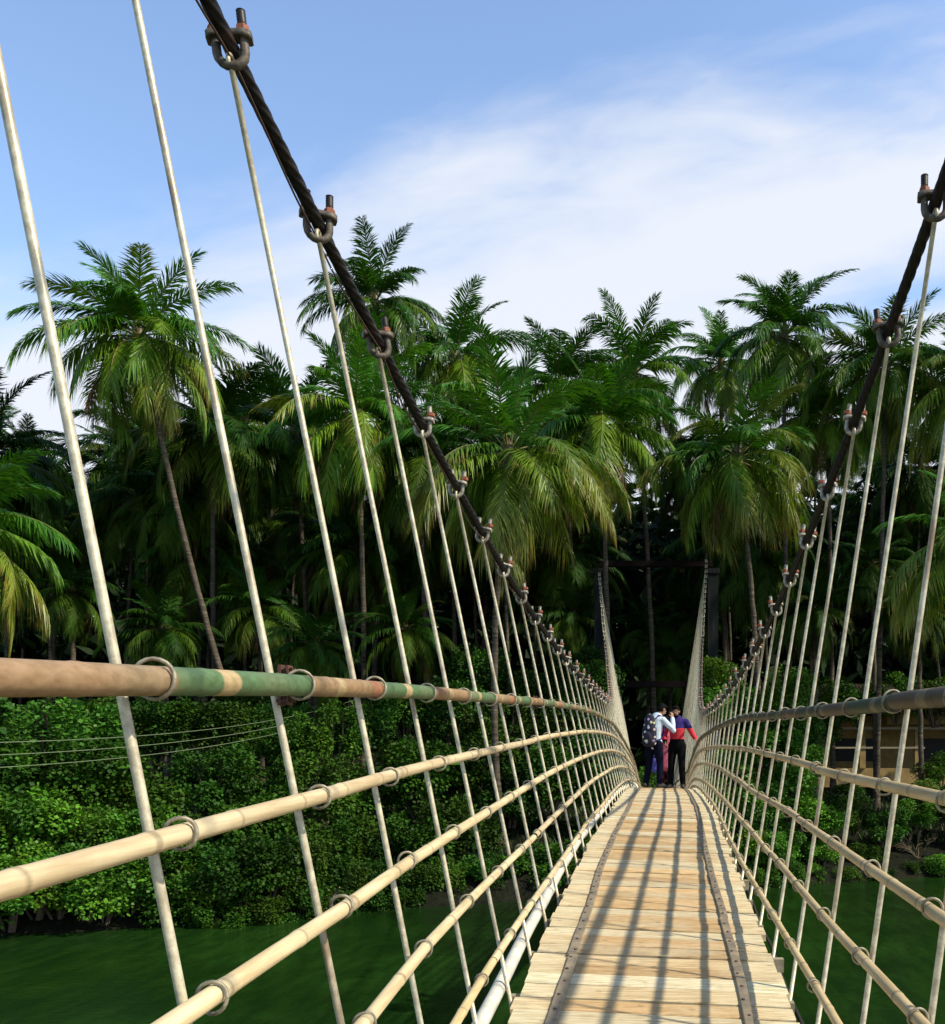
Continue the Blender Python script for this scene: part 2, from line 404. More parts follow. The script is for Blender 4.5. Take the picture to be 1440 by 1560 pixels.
def cl_matrix(s, i, Y):
    r2 = random.Random(i * 31 + (7 if s == 'L' else 3))
    t = (cable(s, Y + .05) - cable(s, Y - .05)).normalized()
    yaw = r2.uniform(-.5, .5) + (.35 if s == 'L' else -.2)
    return Matrix.Translation(cable(s, Y)) @ Matrix.Rotation(math.atan2(t.z, 1) * .35, 4, 'X') @ Matrix.Rotation(yaw, 4, 'Z') @ Matrix.Rotation(r2.uniform(-.2, .2), 4, 'Y')
restR, restN, restH = MB(), MB(), MB()
nring = 0; nnut = 0
for idx, (s, i, Y) in enumerate(hang):
    if idx >= 100:
        hanger_mb(restH, s, Y, 5)
        mwc = cl_matrix(s, i, Y)
        restH.box(mwc @ Vector((0, 0, .03)), (.13, .05, .03), mwc.to_3x3())
        for x in (-.046, .046): restH.box(mwc @ Vector((x, 0, .1)), (.024, .024, .13), mwc.to_3x3())
        continue
    mb = MB(); hanger_mb(mb, s, Y)
    h = link('hanger', mb.mesh('hanger', M_rod), BR)
    mwc = cl_matrix(s, i, Y)
    c = link('clamp', CL_ME if Y < 5.3 else CL_PALE, h, mwc @ Matrix.Scale(1 if Y < 5.3 else .86, 4))
    for x in (-.046, .046):
        if nnut < 100: link('nut', NUT_ME, h, mwc @ Matrix.Translation((x, 0, 0)) @ Matrix.Rotation(rng.uniform(0, 1), 4, 'Z')); nnut += 1
        else:
            m4 = mwc @ Matrix.Translation((x, 0, 0)); restN.tube([m4 @ Vector((0, 0, .051)), m4 @ Vector((0, 0, .073))], .022, 6)
    for k in range(5):
        p = rail_pt(s, k, Y); q = rail_pt(s, k, Y + .1) - rail_pt(s, k, Y - .1)
        r2 = random.Random(i * 17 + k); off = Vector((0, -.03 if s == 'L' else -.03, .006 * r2.uniform(-1, 1)))
        rot = Matrix.Rotation(math.atan2(-q.x, q.y) + r2.uniform(-.25, .25) + (.12 if s == 'L' else -.12), 4, 'Z') @ Matrix.Rotation(math.atan2(q.z, q.y) + r2.uniform(-.12, .12), 4, 'X')
        mw = Matrix.Translation(p + off) @ rot
        if nring < 100: link('ring', RING_ME[s, k], h, mw); nring += 1
        else: ring_verts(restR, s, k, Y, mw)
    if s == 'L' and i in (-1, 6, 14):
        p = rail_pt(s, 0, Y); link('bracket', BRK_ME, h, Matrix.Translation(p + Vector((-.052, -.02, 0))))
tag(link('ring', restR.mesh('rings', M_ring), BR), kind='stuff')
tag(link('nut', restN.mesh('nuts', M_nut), BR), kind='stuff')
tag(link('hanger', restH.mesh('hangers', M_rod), BR), kind='stuff')

# ---- deck
def plank(mb, Y, w, r2):
    c0 = r2.choice([(.70, .49, .26), (.74, .53, .29), (.66, .46, .25), (.77, .60, .36), (.80, .69, .46), (.78, .63, .39), (.82, .74, .52)])
    v = r2.uniform(.74, 1.12); c0 = (c0[0] * v, c0[1] * v * .98, c0[2] * v * .94)
    pale = tuple(min(.86, x * .5 + b) for x, b in zip(c0, (.46, .42, .28)))
    eL = -.655 + r2.uniform(-.022, .015); eR = .655 + r2.uniform(-.015, .022)
    sk = -.055 + r2.uniform(-.008, .008); dz = r2.uniform(-.003, .003); bow = r2.uniform(-.003, .004)
    xs = [eL, -.53, -.40, -.2, 0, .2, .39, .53, eR]; th = .04; g = .0075
    if r2.random() < .22: g *= 1.9
    rows = []
    for x in xs:
        c = pale if abs(x) > .5 else c0
        ya, yb = Y + sk * x + g * r2.uniform(.5, 1.5), Y + w + sk * x - g * r2.uniform(.5, 1.5)
        top = [deck_pt(x, y, dz + bow * math.cos(x * 2.4) + r2.uniform(-.001, .001)) for y in (ya, ya + .006, yb - .006, yb)]
        top[0].z -= .005; top[3].z -= .005
        rows.append([mb.vert(p, c) for p in top] + [mb.vert(top[3] - Vector((0, 0, th)), c), mb.vert(top[0] - Vector((0, 0, th)), c)])
    for a, b in zip(rows, rows[1:]):
        for k in range(6): mb.face((a[k], b[k], b[(k + 1) % 6], a[(k + 1) % 6]), 0, False)
    mb.face(rows[0], 0, False); mb.face(tuple(reversed(rows[-1])), 0, False)
Y = .9; cnt = 0; rest = MB(); r2 = random.Random(5)
while Y < 51:
    w = r2.uniform(.165, .2)
    if cnt < 100:
        mb = MB(); plank(mb, Y, w, r2); link('plank', mb.mesh('plank', M_wood), BR)
    else: plank(rest, Y, w, r2)
    cnt += 1; Y += w
Y = .9
while Y > -2.4:
    w = r2.uniform(.165, .2); Y -= w; plank(rest, Y, w, r2)
tag(link('plank', rest.mesh('planks', M_wood), BR), kind='stuff')
nbolt = 0; bolt_me = None
mb = MB(); mb.ell((0, 0, 0), (.010, .010, .006), nu=8, nv=5); bolt_me = mb.mesh('bolt', M_bolt)
for off, side in ((-.45, 0), (.44, 1)):
    ya = .7 + .8 * side; r2 = random.Random(40 + side)
    while ya < 30:
        L = 2.35 + r2.uniform(-.25, .3); mb = MB(); rows = []; wob = r2.uniform(-.008, .008)
        N = 16
        for j in range(N + 1):
            y = ya + (L - .012) * j / N; hw = .026; o = off + wob * math.cos(j * .35)
            z = .010 + .004 * abs(math.sin(j * .9 + ya))
            rows.append([mb.vert(deck_pt(o - hw, y, z)), mb.vert(deck_pt(o - hw + .004, y, z + .005)), mb.vert(deck_pt(o + hw - .004, y, z + .005)), mb.vert(deck_pt(o + hw, y, z)), mb.vert(deck_pt(o + hw, y, z - .006)), mb.vert(deck_pt(o - hw, y, z - .006))])
        for a, b in zip(rows, rows[1:]):
            for k in range(6): mb.face((a[k], b[k], b[(k + 1) % 6], a[(k + 1) % 6]), 0, False)
        mb.face(rows[0], 0, False); mb.face(tuple(reversed(rows[-1])), 0, False)
        st = link('strap', mb.mesh('strap', M_strap), BR)
        y = ya + .08
        while y < ya + L - .05:
            if 1.5 < y < 11.6 and nbolt < 100:
                link('bolt', bolt_me, st, Matrix.Translation(deck_pt(off + r2.uniform(-.008, .008), y, .019))); nbolt += 1
            y += .2 + r2.uniform(-.015, .02)
        ya += L
# ---- cross beams, water pipe and edge cable under the deck
for j in range(-4, 46):
    Y = 3.42 + .75 * j; mb = MB()
    a, b = deck_pt(-.72, Y, -.085), deck_pt(.70 + (.04 if j % 3 == 0 else 0), Y, -.085)
    R = Matrix.Rotation(math.atan2(a.z - b.z, b.x - a.x), 3, 'Y')
    mb.box((a + b) / 2, ((b - a).length, .055, .075), R)
    link('cross_beam', mb.mesh('cross_beam', M_beam), BR)
for o in (-.4, .4):
    mb = MB(); mb.tube([deck_pt(o, -2 + j * .6, -.155) for j in range(86)], .03, 8); link('stringer', mb.mesh('stringer', M_dark), BR)
mb = MB(); mb.tube([deck_pt(-.70 - .07, -2.4 + j * .4, -.0 + .006 * math.sin(j * 1.3)) for j in range(118)], .036, 14)
for j in range(0, 20):
    y = 1.2 + j * 2.9
    if y < 44: mb.tube([deck_pt(-.77, y, .003), deck_pt(-.77, y + .1, .003)], .041, 14)
link('side_pipe', mb.mesh('side_pipe', M_pipe), BR)
mb = MB(); mb.tube([deck_pt(.735, .5 + j * .25, -.13 - .035 * abs(math.sin(j * .55))) for j in range(90)], .011, 7)
link('sagging_cord', mb.mesh('sagging_cord', M_dark), BR)

# ------------------------------------------------------------------ bamboo rails
LAB = {('L', 0): 'green and terracotta painted handrail, topmost on the left side of the bridge',
       ('L', 1): 'pale bamboo rail just under the painted handrail on the left',
       ('L', 2): 'pale bamboo rail in the middle of the five left rails',
       ('L', 3): 'pale bamboo rail fourth from the top on the left side',
       ('L', 4): 'lowest bamboo rail on the left, beside the cream water pipe',
       ('R', 0): 'dull green and brown thick handrail, topmost on the right side of the bridge',
       ('R', 1): 'bamboo rail just under the dull green handrail on the right',
       ('R', 2): 'bamboo rail in the middle of the five right rails',
       ('R', 3): 'bamboo rail fourth from the top on the right side',
       ('R', 4): 'lowest bamboo rail on the right, close to the plank edge'}
JOINTS = {('L', 0): [12.6], ('L', 1): [7.0], ('L', 2): [8.4], ('L', 3): [6.2], ('L', 4): [4.35, 9.0], ('R', 0): [3.4, 7.2], ('R', 1): [4.85, 9.6], ('R', 2): [5.25, 9.3], ('R', 3): [6.1, 8.6], ('R', 4): [7.9]}
def pole(s, k, ya, yb, r2, first):
    mb = MB(); N = max(8, int((yb - ya) / .06)); YS = []; y = ya
    while y < yb: YS.append(y); y += .011 if .5 < y < 9 else .06
    YS.append(yb); N = len(YS) - 1; pts = []; rad = []; cols = []
    R = RRS[s][k]; node = r2.uniform(.28, .45); nxt = ya + r2.uniform(.05, node); nodes = []
    while nxt < yb: nodes.append(nxt); nxt += node * r2.uniform(.85, 1.2)
    r0, r1 = (R * .97, R * 1.06) if r2.random() < .5 else (R * 1.06, R * .97)
    base = r2.choice([(.76, .60, .33), (.80, .65, .38), (.74, .57, .29), (.72, .58, .35)])
    wob = Vector((r2.uniform(-1, 1), 0, r2.uniform(-1, 1))) * .006
    for j in range(N + 1):
        y = YS[j]; t = (y - ya) / (yb - ya)
        p = rail_pt(s, k, y) + wob * math.sin(t * PI * 2 + 1)
        dn = min([abs(y - q) for q in nodes] + [9])
        rr = r0 + (r1 - r0) * t + (.0017 * max(0, 1 - dn / .03) if k else (.0012 if dn < .012 else 0))
        pts.append(p); rad.append(rr)
        c = base
        if k == 0:
            q_ = y + .012 * noise.noise(Vector((y * 9, 0, 2))); bay = math.floor((q_ - 1.885) / .75); fr = (q_ - 1.885) / .75 - bay; rb_ = random.Random(bay * 7 + (1 if s == 'L' else 2))
            green = (.10, .25, .10) if bay % 2 == 0 else None
            if s == 'L':
                c = (.115, .20, .085) if bay % 2 == 0 else (.36, .225, .115)
                if y > 10: c = tuple(a * .6 + b * .4 for a, b in zip(c, (.22, .22, .12)))
                if abs(fr - rb_.uniform(.3, .45)) < .055: c = (.50, .37, .19)
                if bay % 2 and abs(fr - rb_.uniform(.1, .9)) < .07: c = (.38, .17, .09)
                if bay < 0: c = (.37, .235, .125)
                nz_ = 1 + .22 * noise.noise(Vector((y * 6, 3, 0))) + .2 * noise.noise(Vector((y * 31, 5, 0))); c = tuple(x * nz_ for x in c); w_ = max(0, noise.noise(Vector((y * 3.1, 8, 1)))) * .7; c = tuple(a * (1 - w_) + b * w_ for a, b in zip(c, (.33, .26, .15)))
            else:
                c = (.04, .06, .026) if bay % 2 == 0 else (.09, .062, .035)  # rail colour lowered to carry the shade on its inner face
                if abs(fr - rb_.random()) < .06: c = (.18, .14, .08)
        else:
            v = 1 + .10 * noise.noise(Vector((y * 2, k * 3.3, 1 if s == 'L' else 5))); c = tuple(x * v for x in c)
            if dn < .008: c = tuple(x * .60 for x in c)
            if s == 'R': c = (c[0] * .84, c[1] * .80, c[2] * .70)  # right-hand bamboo toned down, shade of its inner faces put into the colour
        cols.append(c)
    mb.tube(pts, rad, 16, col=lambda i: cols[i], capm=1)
    return mb.mesh('pole', [M_paintpole if k == 0 else M_bamboo, M_pipeend])
for s in 'LR':
    for k in range(5):
        p0 = rail_pt(s, k, 5)
        r = empty('bamboo_rail', (p0.x, p0.y, p0.z), LAB[(s, k)], 'rail', 'bamboo rails along both sides of the bridge')
        r2 = random.Random(100 + k + (50 if s == 'L' else 0))
        js = [-2.2] + JOINTS[(s, k)]
        while js[-1] < 46: js.append(js[-1] + r2.uniform(3.6, 4.6))
        js.append(50.5)
        for a, b in zip(js, js[1:]):
            if b - a > .3: link('pole', pole(s, k, a + .012, b, r2, a == js[0]), r)

# ------------------------------------------------------------------ far tower
T = empty('bridge_tower', (-.2, 51.2, -3.2), 'weathered grey concrete portal tower with dark crossbeams at the far end of the bridge', 'bridge tower')
def column(xc):
    mb = MB(); gz = -4.2; zs = [gz, 2.9, 2.9, 8.9]
    for z0, z1, w in ((gz, 3.2, .64), (3.2, 8.75, .54), (8.75, 9.0, .66)):
        q = []
        for z in (z0, z1):
            for x, y in ((-1, -1), (1, -1), (1, 1), (-1, 1)):
                q.append(mb.vert((xc + x * w / 2, 51.35 + y * w / 2, z)))
        mb.face((q[0], q[1], q[5], q[4]), 0, False); mb.face((q[1], q[2], q[6], q[5]), 0, False); mb.face((q[2], q[3], q[7], q[6]), 0, False); mb.face((q[3], q[0], q[4], q[7]), 0, False); mb.face((q[4], q[5], q[6], q[7]), 0, False); mb.face((q[3], q[2], q[1], q[0]), 0, False)
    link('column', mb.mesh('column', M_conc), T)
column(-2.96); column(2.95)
for z, h, xa, xb in ((9.27, .3, -3.0, 2.95), (3.0, .34, -2.58, 2.57)):
    mb = MB(); mb.box(((xa + xb) / 2, 51.35, z), (xb - xa, .3, h)); link('crossbeam', mb.mesh('crossbeam', M_beamdark), T)

# ------------------------------------------------------------------ palms
UP = Vector((0, 0, 1))
def frond(mb, base, az, e0, L, droop, pairs, ll, r2, col, age, yel=0):
    hz = Vector((math.cos(az), math.sin(az), 0)); side = Vector((-math.sin(az), math.cos(az), 0))
    twist = r2.uniform(-.9, .9); sway = r2.uniform(-.5, .5)
    N = 16; pts = [base.copy()]; tans = []
    for j in range(N):
        t = (j + .5) / N; e = e0 - droop * t ** 1.25
        d = (hz * math.cos(e) + UP * math.sin(e) + side * sway * t).normalized()
        tans.append(d); pts.append(pts[-1] + d * L / N)
    tans.append(tans[-1])
    stem = (.16, .17, .05) if age < .8 else (.20, .13, .05)
    mb.tube(pts, [.042 * (1 - .85 * j / N) + .005 for j in range(N + 1)], 4, stem, caps=False)
    pairs = int(pairs * 1.55)
    for i in range(pairs):
        t = .13 + .87 * (i + r2.random()) / pairs; f = t * N; j = min(int(f), N - 1); p = pts[j].lerp(pts[j + 1], f - j); T_ = tans[j]
        sd = (side + UP * twist * t * .4).normalized(); nrm = sd.cross(T_).normalized()
        if nrm.z < 0: nrm = -nrm
        ln = ll * 1.18 * (math.sin(PI * min(1, .16 + .74 * t)) ** .6) * r2.uniform(.72, 1.12)
        a = math.radians(26 + 44 * t ** 1.4) + r2.uniform(-.2, .2)
        for sg in (-1, 1):
            if r2.random() < .05: continue
            d = (sd * sg * math.cos(a) + T_ * math.sin(a) + nrm * (.12 - .3 * age)).normalized()
            g = (.25 + .95 * age) * r2.uniform(.4, 1.5)
            p1 = p + d * ln * .48 - UP * ln * .14 * g; p2 = p + d * ln * .85 - UP * ln * .66 * g
            w = T_ * .037 + nrm * r2.uniform(-.008, .008)
            v = r2.uniform(.75, 1.25); yy = yel * max(0, min(1, (t - .15) * 1.5)) * r2.uniform(.5, 1.1); c = tuple((x + (b - x) * min(1, yy)) * v for x, b in zip(col, (.20, .21, .03)))
            ct = tuple(x * v for x in ((.28, .18, .05) if yel > .3 and t > .5 and r2.random() < .6 else c))
            a0 = mb.vert(p - w * .7, c); a1 = mb.vert(p + w * .7, c); b0 = mb.vert(p1 - w, c); b1 = mb.vert(p1 + w, c); e_ = mb.vert(p2, ct)
            mb.face((a0, a1, b1, b0), 0, False); mb.face((b0, b1, e_), 0, False)
def crown_mesh(seed, nf=34, L=4.7, pairs=66, yellow=.0, dead=2, ll=1.12, mat=None):
    mb = MB(); r2 = random.Random(seed); az = r2.uniform(0, 6)
    for i in range(nf):
        age = i / (nf - 1); az += 2.39996 + r2.uniform(-.25, .25)
        e0 = math.radians(75 - 116 * age ** .85 + r2.uniform(-13, 13)); droop = math.radians(42 + 48 * math.sin(PI * min(1, age * .66 + .04)) - 12 * age + r2.uniform(-10, 18))
        Lf = L * (.76 + .26 * math.sin(PI * min(1, .2 + age * .65))) * r2.uniform(.76, 1.1)
        g = r2.random()
        col = (.034 + .025 * g, .130 + .05 * g, .014) if age < .5 else (.085 + .05 * g, .205 + .04 * g, .016)  # older fronds yellower, with sunlight on them also brightened into the colour
        yel = r2.uniform(.35, 1) if r2.random() < yellow * age * 1.5 else 0
        hz = Vector((math.cos(az), math.sin(az), 0))
        frond(mb, hz * .12 + UP * (.25 - .5 * age), az, e0, Lf, droop, pairs, ll, r2, col, age, yel)
    for i in range(dead):
        az = r2.uniform(0, 6.28)
        frond(mb, Vector((math.cos(az) * .15, math.sin(az) * .15, -.35)), az, math.radians(-45), L * .8, math.radians(42), 40, .6, r2, (.13, .075, .03), 1.0)
    # fibrous heart of the crown
    mb.tube([(0, 0, -.7), (0, 0, -.2), (0, 0, .35), (0, 0, .8)], [.17, .26, .2, .05], 8, (.14, .11, .05))
    return mb.mesh('crown', mat or M_palm)
CROWNS = [crown_mesh(3), crown_mesh(8, 36, 4.8), crown_mesh(15, 34, 4.6, yellow=.3), crown_mesh(21, 38, 5.0, yellow=.3), crown_mesh(29, 33, 4.6), crown_mesh(34, 36, 4.8, yellow=.15, dead=4)]
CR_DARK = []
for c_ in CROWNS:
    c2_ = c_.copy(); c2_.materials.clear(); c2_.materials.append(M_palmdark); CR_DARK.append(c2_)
CR_BRIGHT = [crown_mesh(44, 30, 5.7, 74, yellow=.8, dead=0, ll=1.2), crown_mesh(51, 30, 4.9, 66, yellow=.7, dead=1, ll=1.15)]
def trunk_mesh(base, top, bend, r2, rb=.2, rt=.115):
    mb = MB(); N = 26; pts = []; rad = []
    L = (top - base)
    for j in range(N + 1):
        t = j / N; p = base.lerp(top, t) + bend * math.sin(t * PI) * (1 - .25 * t) + Vector((r2.uniform(-1, 1), r2.uniform(-1, 1), 0)) * .02
        pts.append(p); rad.append((rb + (rt - rb) * t ** .6) * (1.45 - .45 * min(1, t * 14)) * (1.05 if j % 2 else .97))
    mb.tube(pts, rad, 10); return mb.mesh('trunk', M_trunk)
def palm(px, py, Y, bx, label, me, sc_=1.0, bend=(0, 0), group='coconut palms of the riverside grove', nuts=0, seed=0, lean=(0, 0), Yb=None, rb=.17):
    r2 = random.Random(seed + 900); top = P(px, py, Y); Yb = Yb or Y
    bX = (bx - 1000) * Yb / CAM_F; Yb = max(Yb, bank_y(bX) + .8); base = Vector((bX, Yb, ground_z(bX, Yb) - .3))
    t = empty('coconut_palm', base + Vector((0, 0, .3)), label, 'palm tree', group)
    link('trunk', trunk_mesh(base, top, Vector((bend[0], bend[1], 0)), r2, rb, rb * .6), t)
    mw = Matrix.Translation(top) @ Matrix.Rotation(r2.uniform(0, 6.28), 4, 'Z') @ Matrix.Rotation(r2.uniform(-.2, .2), 4, 'X') @ Matrix.Diagonal((sc_, sc_, sc_, 1))
    link('crown', me, t, mw)
    for i in range(nuts):
        a = r2.uniform(0, 6.28); mb = MB(); mb.ell(top + Vector((math.cos(a) * .34, math.sin(a) * .34 - .1, -.45 - r2.uniform(0, .45))), (.13, .13, .16), nu=10, nv=7); link('coconut', mb.mesh('coconut', M_nut_coco), t)
    return t
C = CROWNS
palm(212, 512, 46, 405, 'tall coconut palm at left with slender trunk curving down to the right', C[3], 1.06, (-.5, 0), nuts=6, seed=1)
palm(572, 462, 54, 560, 'tallest dark coconut palm, its crown behind the left cable', C[1], .92, (.4, 0), seed=2)
palm(692, 545, 58, 702, 'dark coconut palm just right of the tallest palm with crown against white sky', C[0], 1.02, (-.3, 0), seed=3)
palm(852, 592, 56, 882, 'coconut palm on the skyline above the bright yellowing palm', C[4], 1.05, (.3, 0), seed=4)
palm(966, 568, 56, 998, 'coconut palm on the skyline right of centre with spiky upright fronds', C[0], 1.0, (.3, 0), seed=5)
palm(1195, 512, 54, 1215, 'tall coconut palm with crown against blue sky right of centre', C[1], 1.0, (-.3, 0), nuts=4, seed=6)
palm(1098, 555, 60, 1108, 'smaller coconut palm half hidden left of the tall right palm', C[2], .85, (0, 0), seed=7)
palm(775, 692, 41, 765, 'bright green and yellow coconut palm with coconuts in the centre, right of the left cable', CR_BRIGHT[0], 1.0, (-.5, 0), nuts=9, seed=8)
palm(1125, 697, 47, 1158, 'bright green and yellow coconut palm with pale trunk, right of the far tower', CR_BRIGHT[1], 1.03, (.35, 0), nuts=4, seed=9)
palm(1350, 560, 52, 1335, 'coconut palm with yellowing fronds behind the right cable', C[3], .95, (0, 0), nuts=3, seed=10)
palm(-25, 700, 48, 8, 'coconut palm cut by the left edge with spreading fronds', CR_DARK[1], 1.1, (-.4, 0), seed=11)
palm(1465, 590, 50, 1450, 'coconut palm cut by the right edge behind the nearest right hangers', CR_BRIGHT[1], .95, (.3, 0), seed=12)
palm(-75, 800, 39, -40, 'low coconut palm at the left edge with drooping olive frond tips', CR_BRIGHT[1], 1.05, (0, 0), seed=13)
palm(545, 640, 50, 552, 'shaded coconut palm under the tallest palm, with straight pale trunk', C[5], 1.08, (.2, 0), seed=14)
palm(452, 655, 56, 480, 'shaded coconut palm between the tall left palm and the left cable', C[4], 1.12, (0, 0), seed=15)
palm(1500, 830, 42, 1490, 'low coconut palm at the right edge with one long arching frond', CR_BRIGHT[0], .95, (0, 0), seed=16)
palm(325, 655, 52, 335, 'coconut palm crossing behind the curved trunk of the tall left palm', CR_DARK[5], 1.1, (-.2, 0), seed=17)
palm(915, 650, 50, 925, 'dense coconut palm between the two bright yellowing palms', C[2], 1.1, (.2, 0), seed=18)
palm(640, 705, 52, 655, 'shaded coconut palm left of the bright central palm', CR_DARK[2], 1.05, (0, 0), seed=19)
palm(1262, 640, 56, 1270, 'coconut palm half behind the right cable beside the tall right palm', C[2], .92, (0, 0), seed=20)
r2 = random.Random(77)
GL = 'slender coconut palm deep in the dark shaded back of the grove'
spots = []
for i in range(26): spots.append((-180 + i * 71 + r2.uniform(-25, 25), r2.uniform(640, 760), r2.uniform(60, 78)))
for i in range(22): spots.append((-120 + i * 76 + r2.uniform(-30, 30), r2.uniform(745, 860), r2.uniform(52, 66)))
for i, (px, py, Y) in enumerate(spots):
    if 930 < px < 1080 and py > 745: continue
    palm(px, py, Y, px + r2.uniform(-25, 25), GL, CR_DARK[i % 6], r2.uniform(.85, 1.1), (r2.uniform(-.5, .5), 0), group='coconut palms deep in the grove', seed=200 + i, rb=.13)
# young, stemless palms in the undergrowth
YL = 'young coconut palm with short stem in the dark undergrowth'
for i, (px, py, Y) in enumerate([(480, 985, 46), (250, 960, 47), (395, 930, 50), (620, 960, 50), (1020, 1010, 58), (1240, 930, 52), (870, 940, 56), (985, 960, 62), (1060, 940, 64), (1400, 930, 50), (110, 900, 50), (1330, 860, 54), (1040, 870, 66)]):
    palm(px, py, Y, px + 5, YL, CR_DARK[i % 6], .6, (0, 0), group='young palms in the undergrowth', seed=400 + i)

# ------------------------------------------------------------------ shrubs
def shrub_mesh(seed, lobes=17, per=270, leaf=.17, twig=True, flat=.85):
    mb = MB(); r2 = random.Random(seed)
    for i in range(lobes):
        a = r2.uniform(0, 6.28); u = r2.random() ** .42 * 1.15; zz = r2.uniform(-.75, .8)
        c = Vector((math.cos(a) * u * .72, math.sin(a) * u * .72, zz * flat * (1 - .35 * u))); R = r2.uniform(.17, .42)
        g0 = r2.uniform(.6, 1.35)
        for j in range(per):
            d = Vector((r2.gauss(0, 1), r2.gauss(0, 1), r2.gauss(.25, 1))).normalized(); p = c + d * R * (r2.random() ** .3) * (1 + .35 * noise.noise(d * 2.2 + c * 3))
            ax = (d + Vector((r2.gauss(0, .6), r2.gauss(0, .6), r2.gauss(0, .5) - .1))).normalized()
            n = (UP * .8 + d * .5 + Vector((r2.gauss(0, .45), r2.gauss(0, .45), 0))).normalized(); sd = ax.cross(n)
            if sd.length < .1: continue
            sd.normalize(); n = sd.cross(ax); s = leaf * r2.uniform(.6, 1.2) / 2.0; w = s * .42
            v = g0 * r2.uniform(.7, 1.3); hu = seed % 3; cc = [(.078 * v, .215 * v, .018 * v), (.10 * v, .225 * v, .020 * v), (.062 * v, .19 * v, .019 * v)][hu]
            if r2.random() < .02: cc = (.11 * v, .15 * v, .03)
            a0 = mb.vert(p, cc); a1 = mb.vert(p + ax * s * .5 + sd * w - n * s * .06, cc); a2 = mb.vert(p + ax * s - n * s * .14, cc); a3 = mb.vert(p + ax * s * .5 - sd * w - n * s * .06, cc)
            mb.face((a0, a1, a2), 0, False); mb.face((a0, a2, a3), 0, False)
    return mb.mesh('foliage', M_leaf)
def stem_mesh(seed):
    mb = MB(); r2 = random.Random(seed)
    for i in range(7):
        a = r2.uniform(0, 6.28); e = Vector((math.cos(a) * r2.uniform(.3, .7), math.sin(a) * r2.uniform(.3, .7), r2.uniform(0, .6)))
        b = Vector((math.cos(a) * .08, math.sin(a) * .08, -1.05)); m_ = b.lerp(e, .5) + Vector((r2.uniform(-.1, .1), r2.uniform(-.1, .1), .05))
        mb.tube([b, m_, e], [.035, .022, .008], 5)
    return mb.mesh('stem', M_branch)
SH = [shrub_mesh(300 + i, per=340, leaf=.18) for i in range(6)]
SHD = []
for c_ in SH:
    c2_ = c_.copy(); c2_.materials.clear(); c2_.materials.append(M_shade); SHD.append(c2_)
ST = [stem_mesh(320 + i) for i in range(3)]
def shrub(px, py, Y, r, label, group, i, rz=None, flat=1.0, dark=False):
    c = P(px, py, Y); r2 = random.Random(i * 13 + int(px))
    t = empty('leafy_shrub', (c.x, c.y, c.z - r), label, 'shrub', group)
    mw = Matrix.Translation(c) @ Matrix.Rotation(r2.uniform(0, 6.28), 4, 'Z') @ Matrix.Diagonal((r * r2.uniform(.95, 1.15), r * r2.uniform(.95, 1.15), r * flat * r2.uniform(.9, 1.1), 1))
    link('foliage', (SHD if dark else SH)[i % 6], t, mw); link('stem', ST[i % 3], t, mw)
r2 = random.Random(9)
A = 'leafy green bush overhanging the water on the left bank'
B = 'leafy bush in the second row behind the left waterside bushes'
D_ = 'dark bush in the shade under the palms behind the bank'
E_ = 'green bush at the foot of the right bank near the far tower'
k = 0
for i in range(9):
    px = 120 + i * 54 + r2.uniform(-15, 15); X = (px - 1000) * 38 / CAM_F; Y = bank_y(X) + 7
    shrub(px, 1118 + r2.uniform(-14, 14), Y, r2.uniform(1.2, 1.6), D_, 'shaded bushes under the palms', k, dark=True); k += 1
for i in range(15):      # waterside row, left
    px = -70 + i * 39 + r2.uniform(-12, 12); X = (px - 1000) * 31 / CAM_F; Y = bank_y(X) + .3
    shrub(px, 1364 + r2.uniform(-24, 24) - i * 1.9, Y, r2.uniform(1.25, 1.6), A, 'waterside bushes on the left bank', k, dark=i in (9, 11, 12, 13, 14)); k += 1
for i in range(12):
    px = -90 + i * 52 + r2.uniform(-15, 15); X = (px - 1000) * 33 / CAM_F; Y = bank_y(X) + 1.9
    shrub(px, 1262 + (0 if i < 6 else 25) + r2.uniform(-26, 26), Y, r2.uniform(1.2, 1.75), B, 'second row bushes on the left bank', k, dark=i in (4, 7, 8, 9, 10, 11)); k += 1
for i in range(8):
    px = -90 + i * 80 + r2.uniform(-15, 15); X = (px - 1000) * 35 / CAM_F; Y = bank_y(X) + 4.0
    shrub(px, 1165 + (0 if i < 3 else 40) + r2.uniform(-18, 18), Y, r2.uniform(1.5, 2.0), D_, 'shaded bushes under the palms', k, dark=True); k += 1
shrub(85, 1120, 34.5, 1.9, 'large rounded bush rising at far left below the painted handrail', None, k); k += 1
shrub(30, 1180, 33.5, 1.7, 'large bush at the left edge under the thin wires', None, k); k += 1
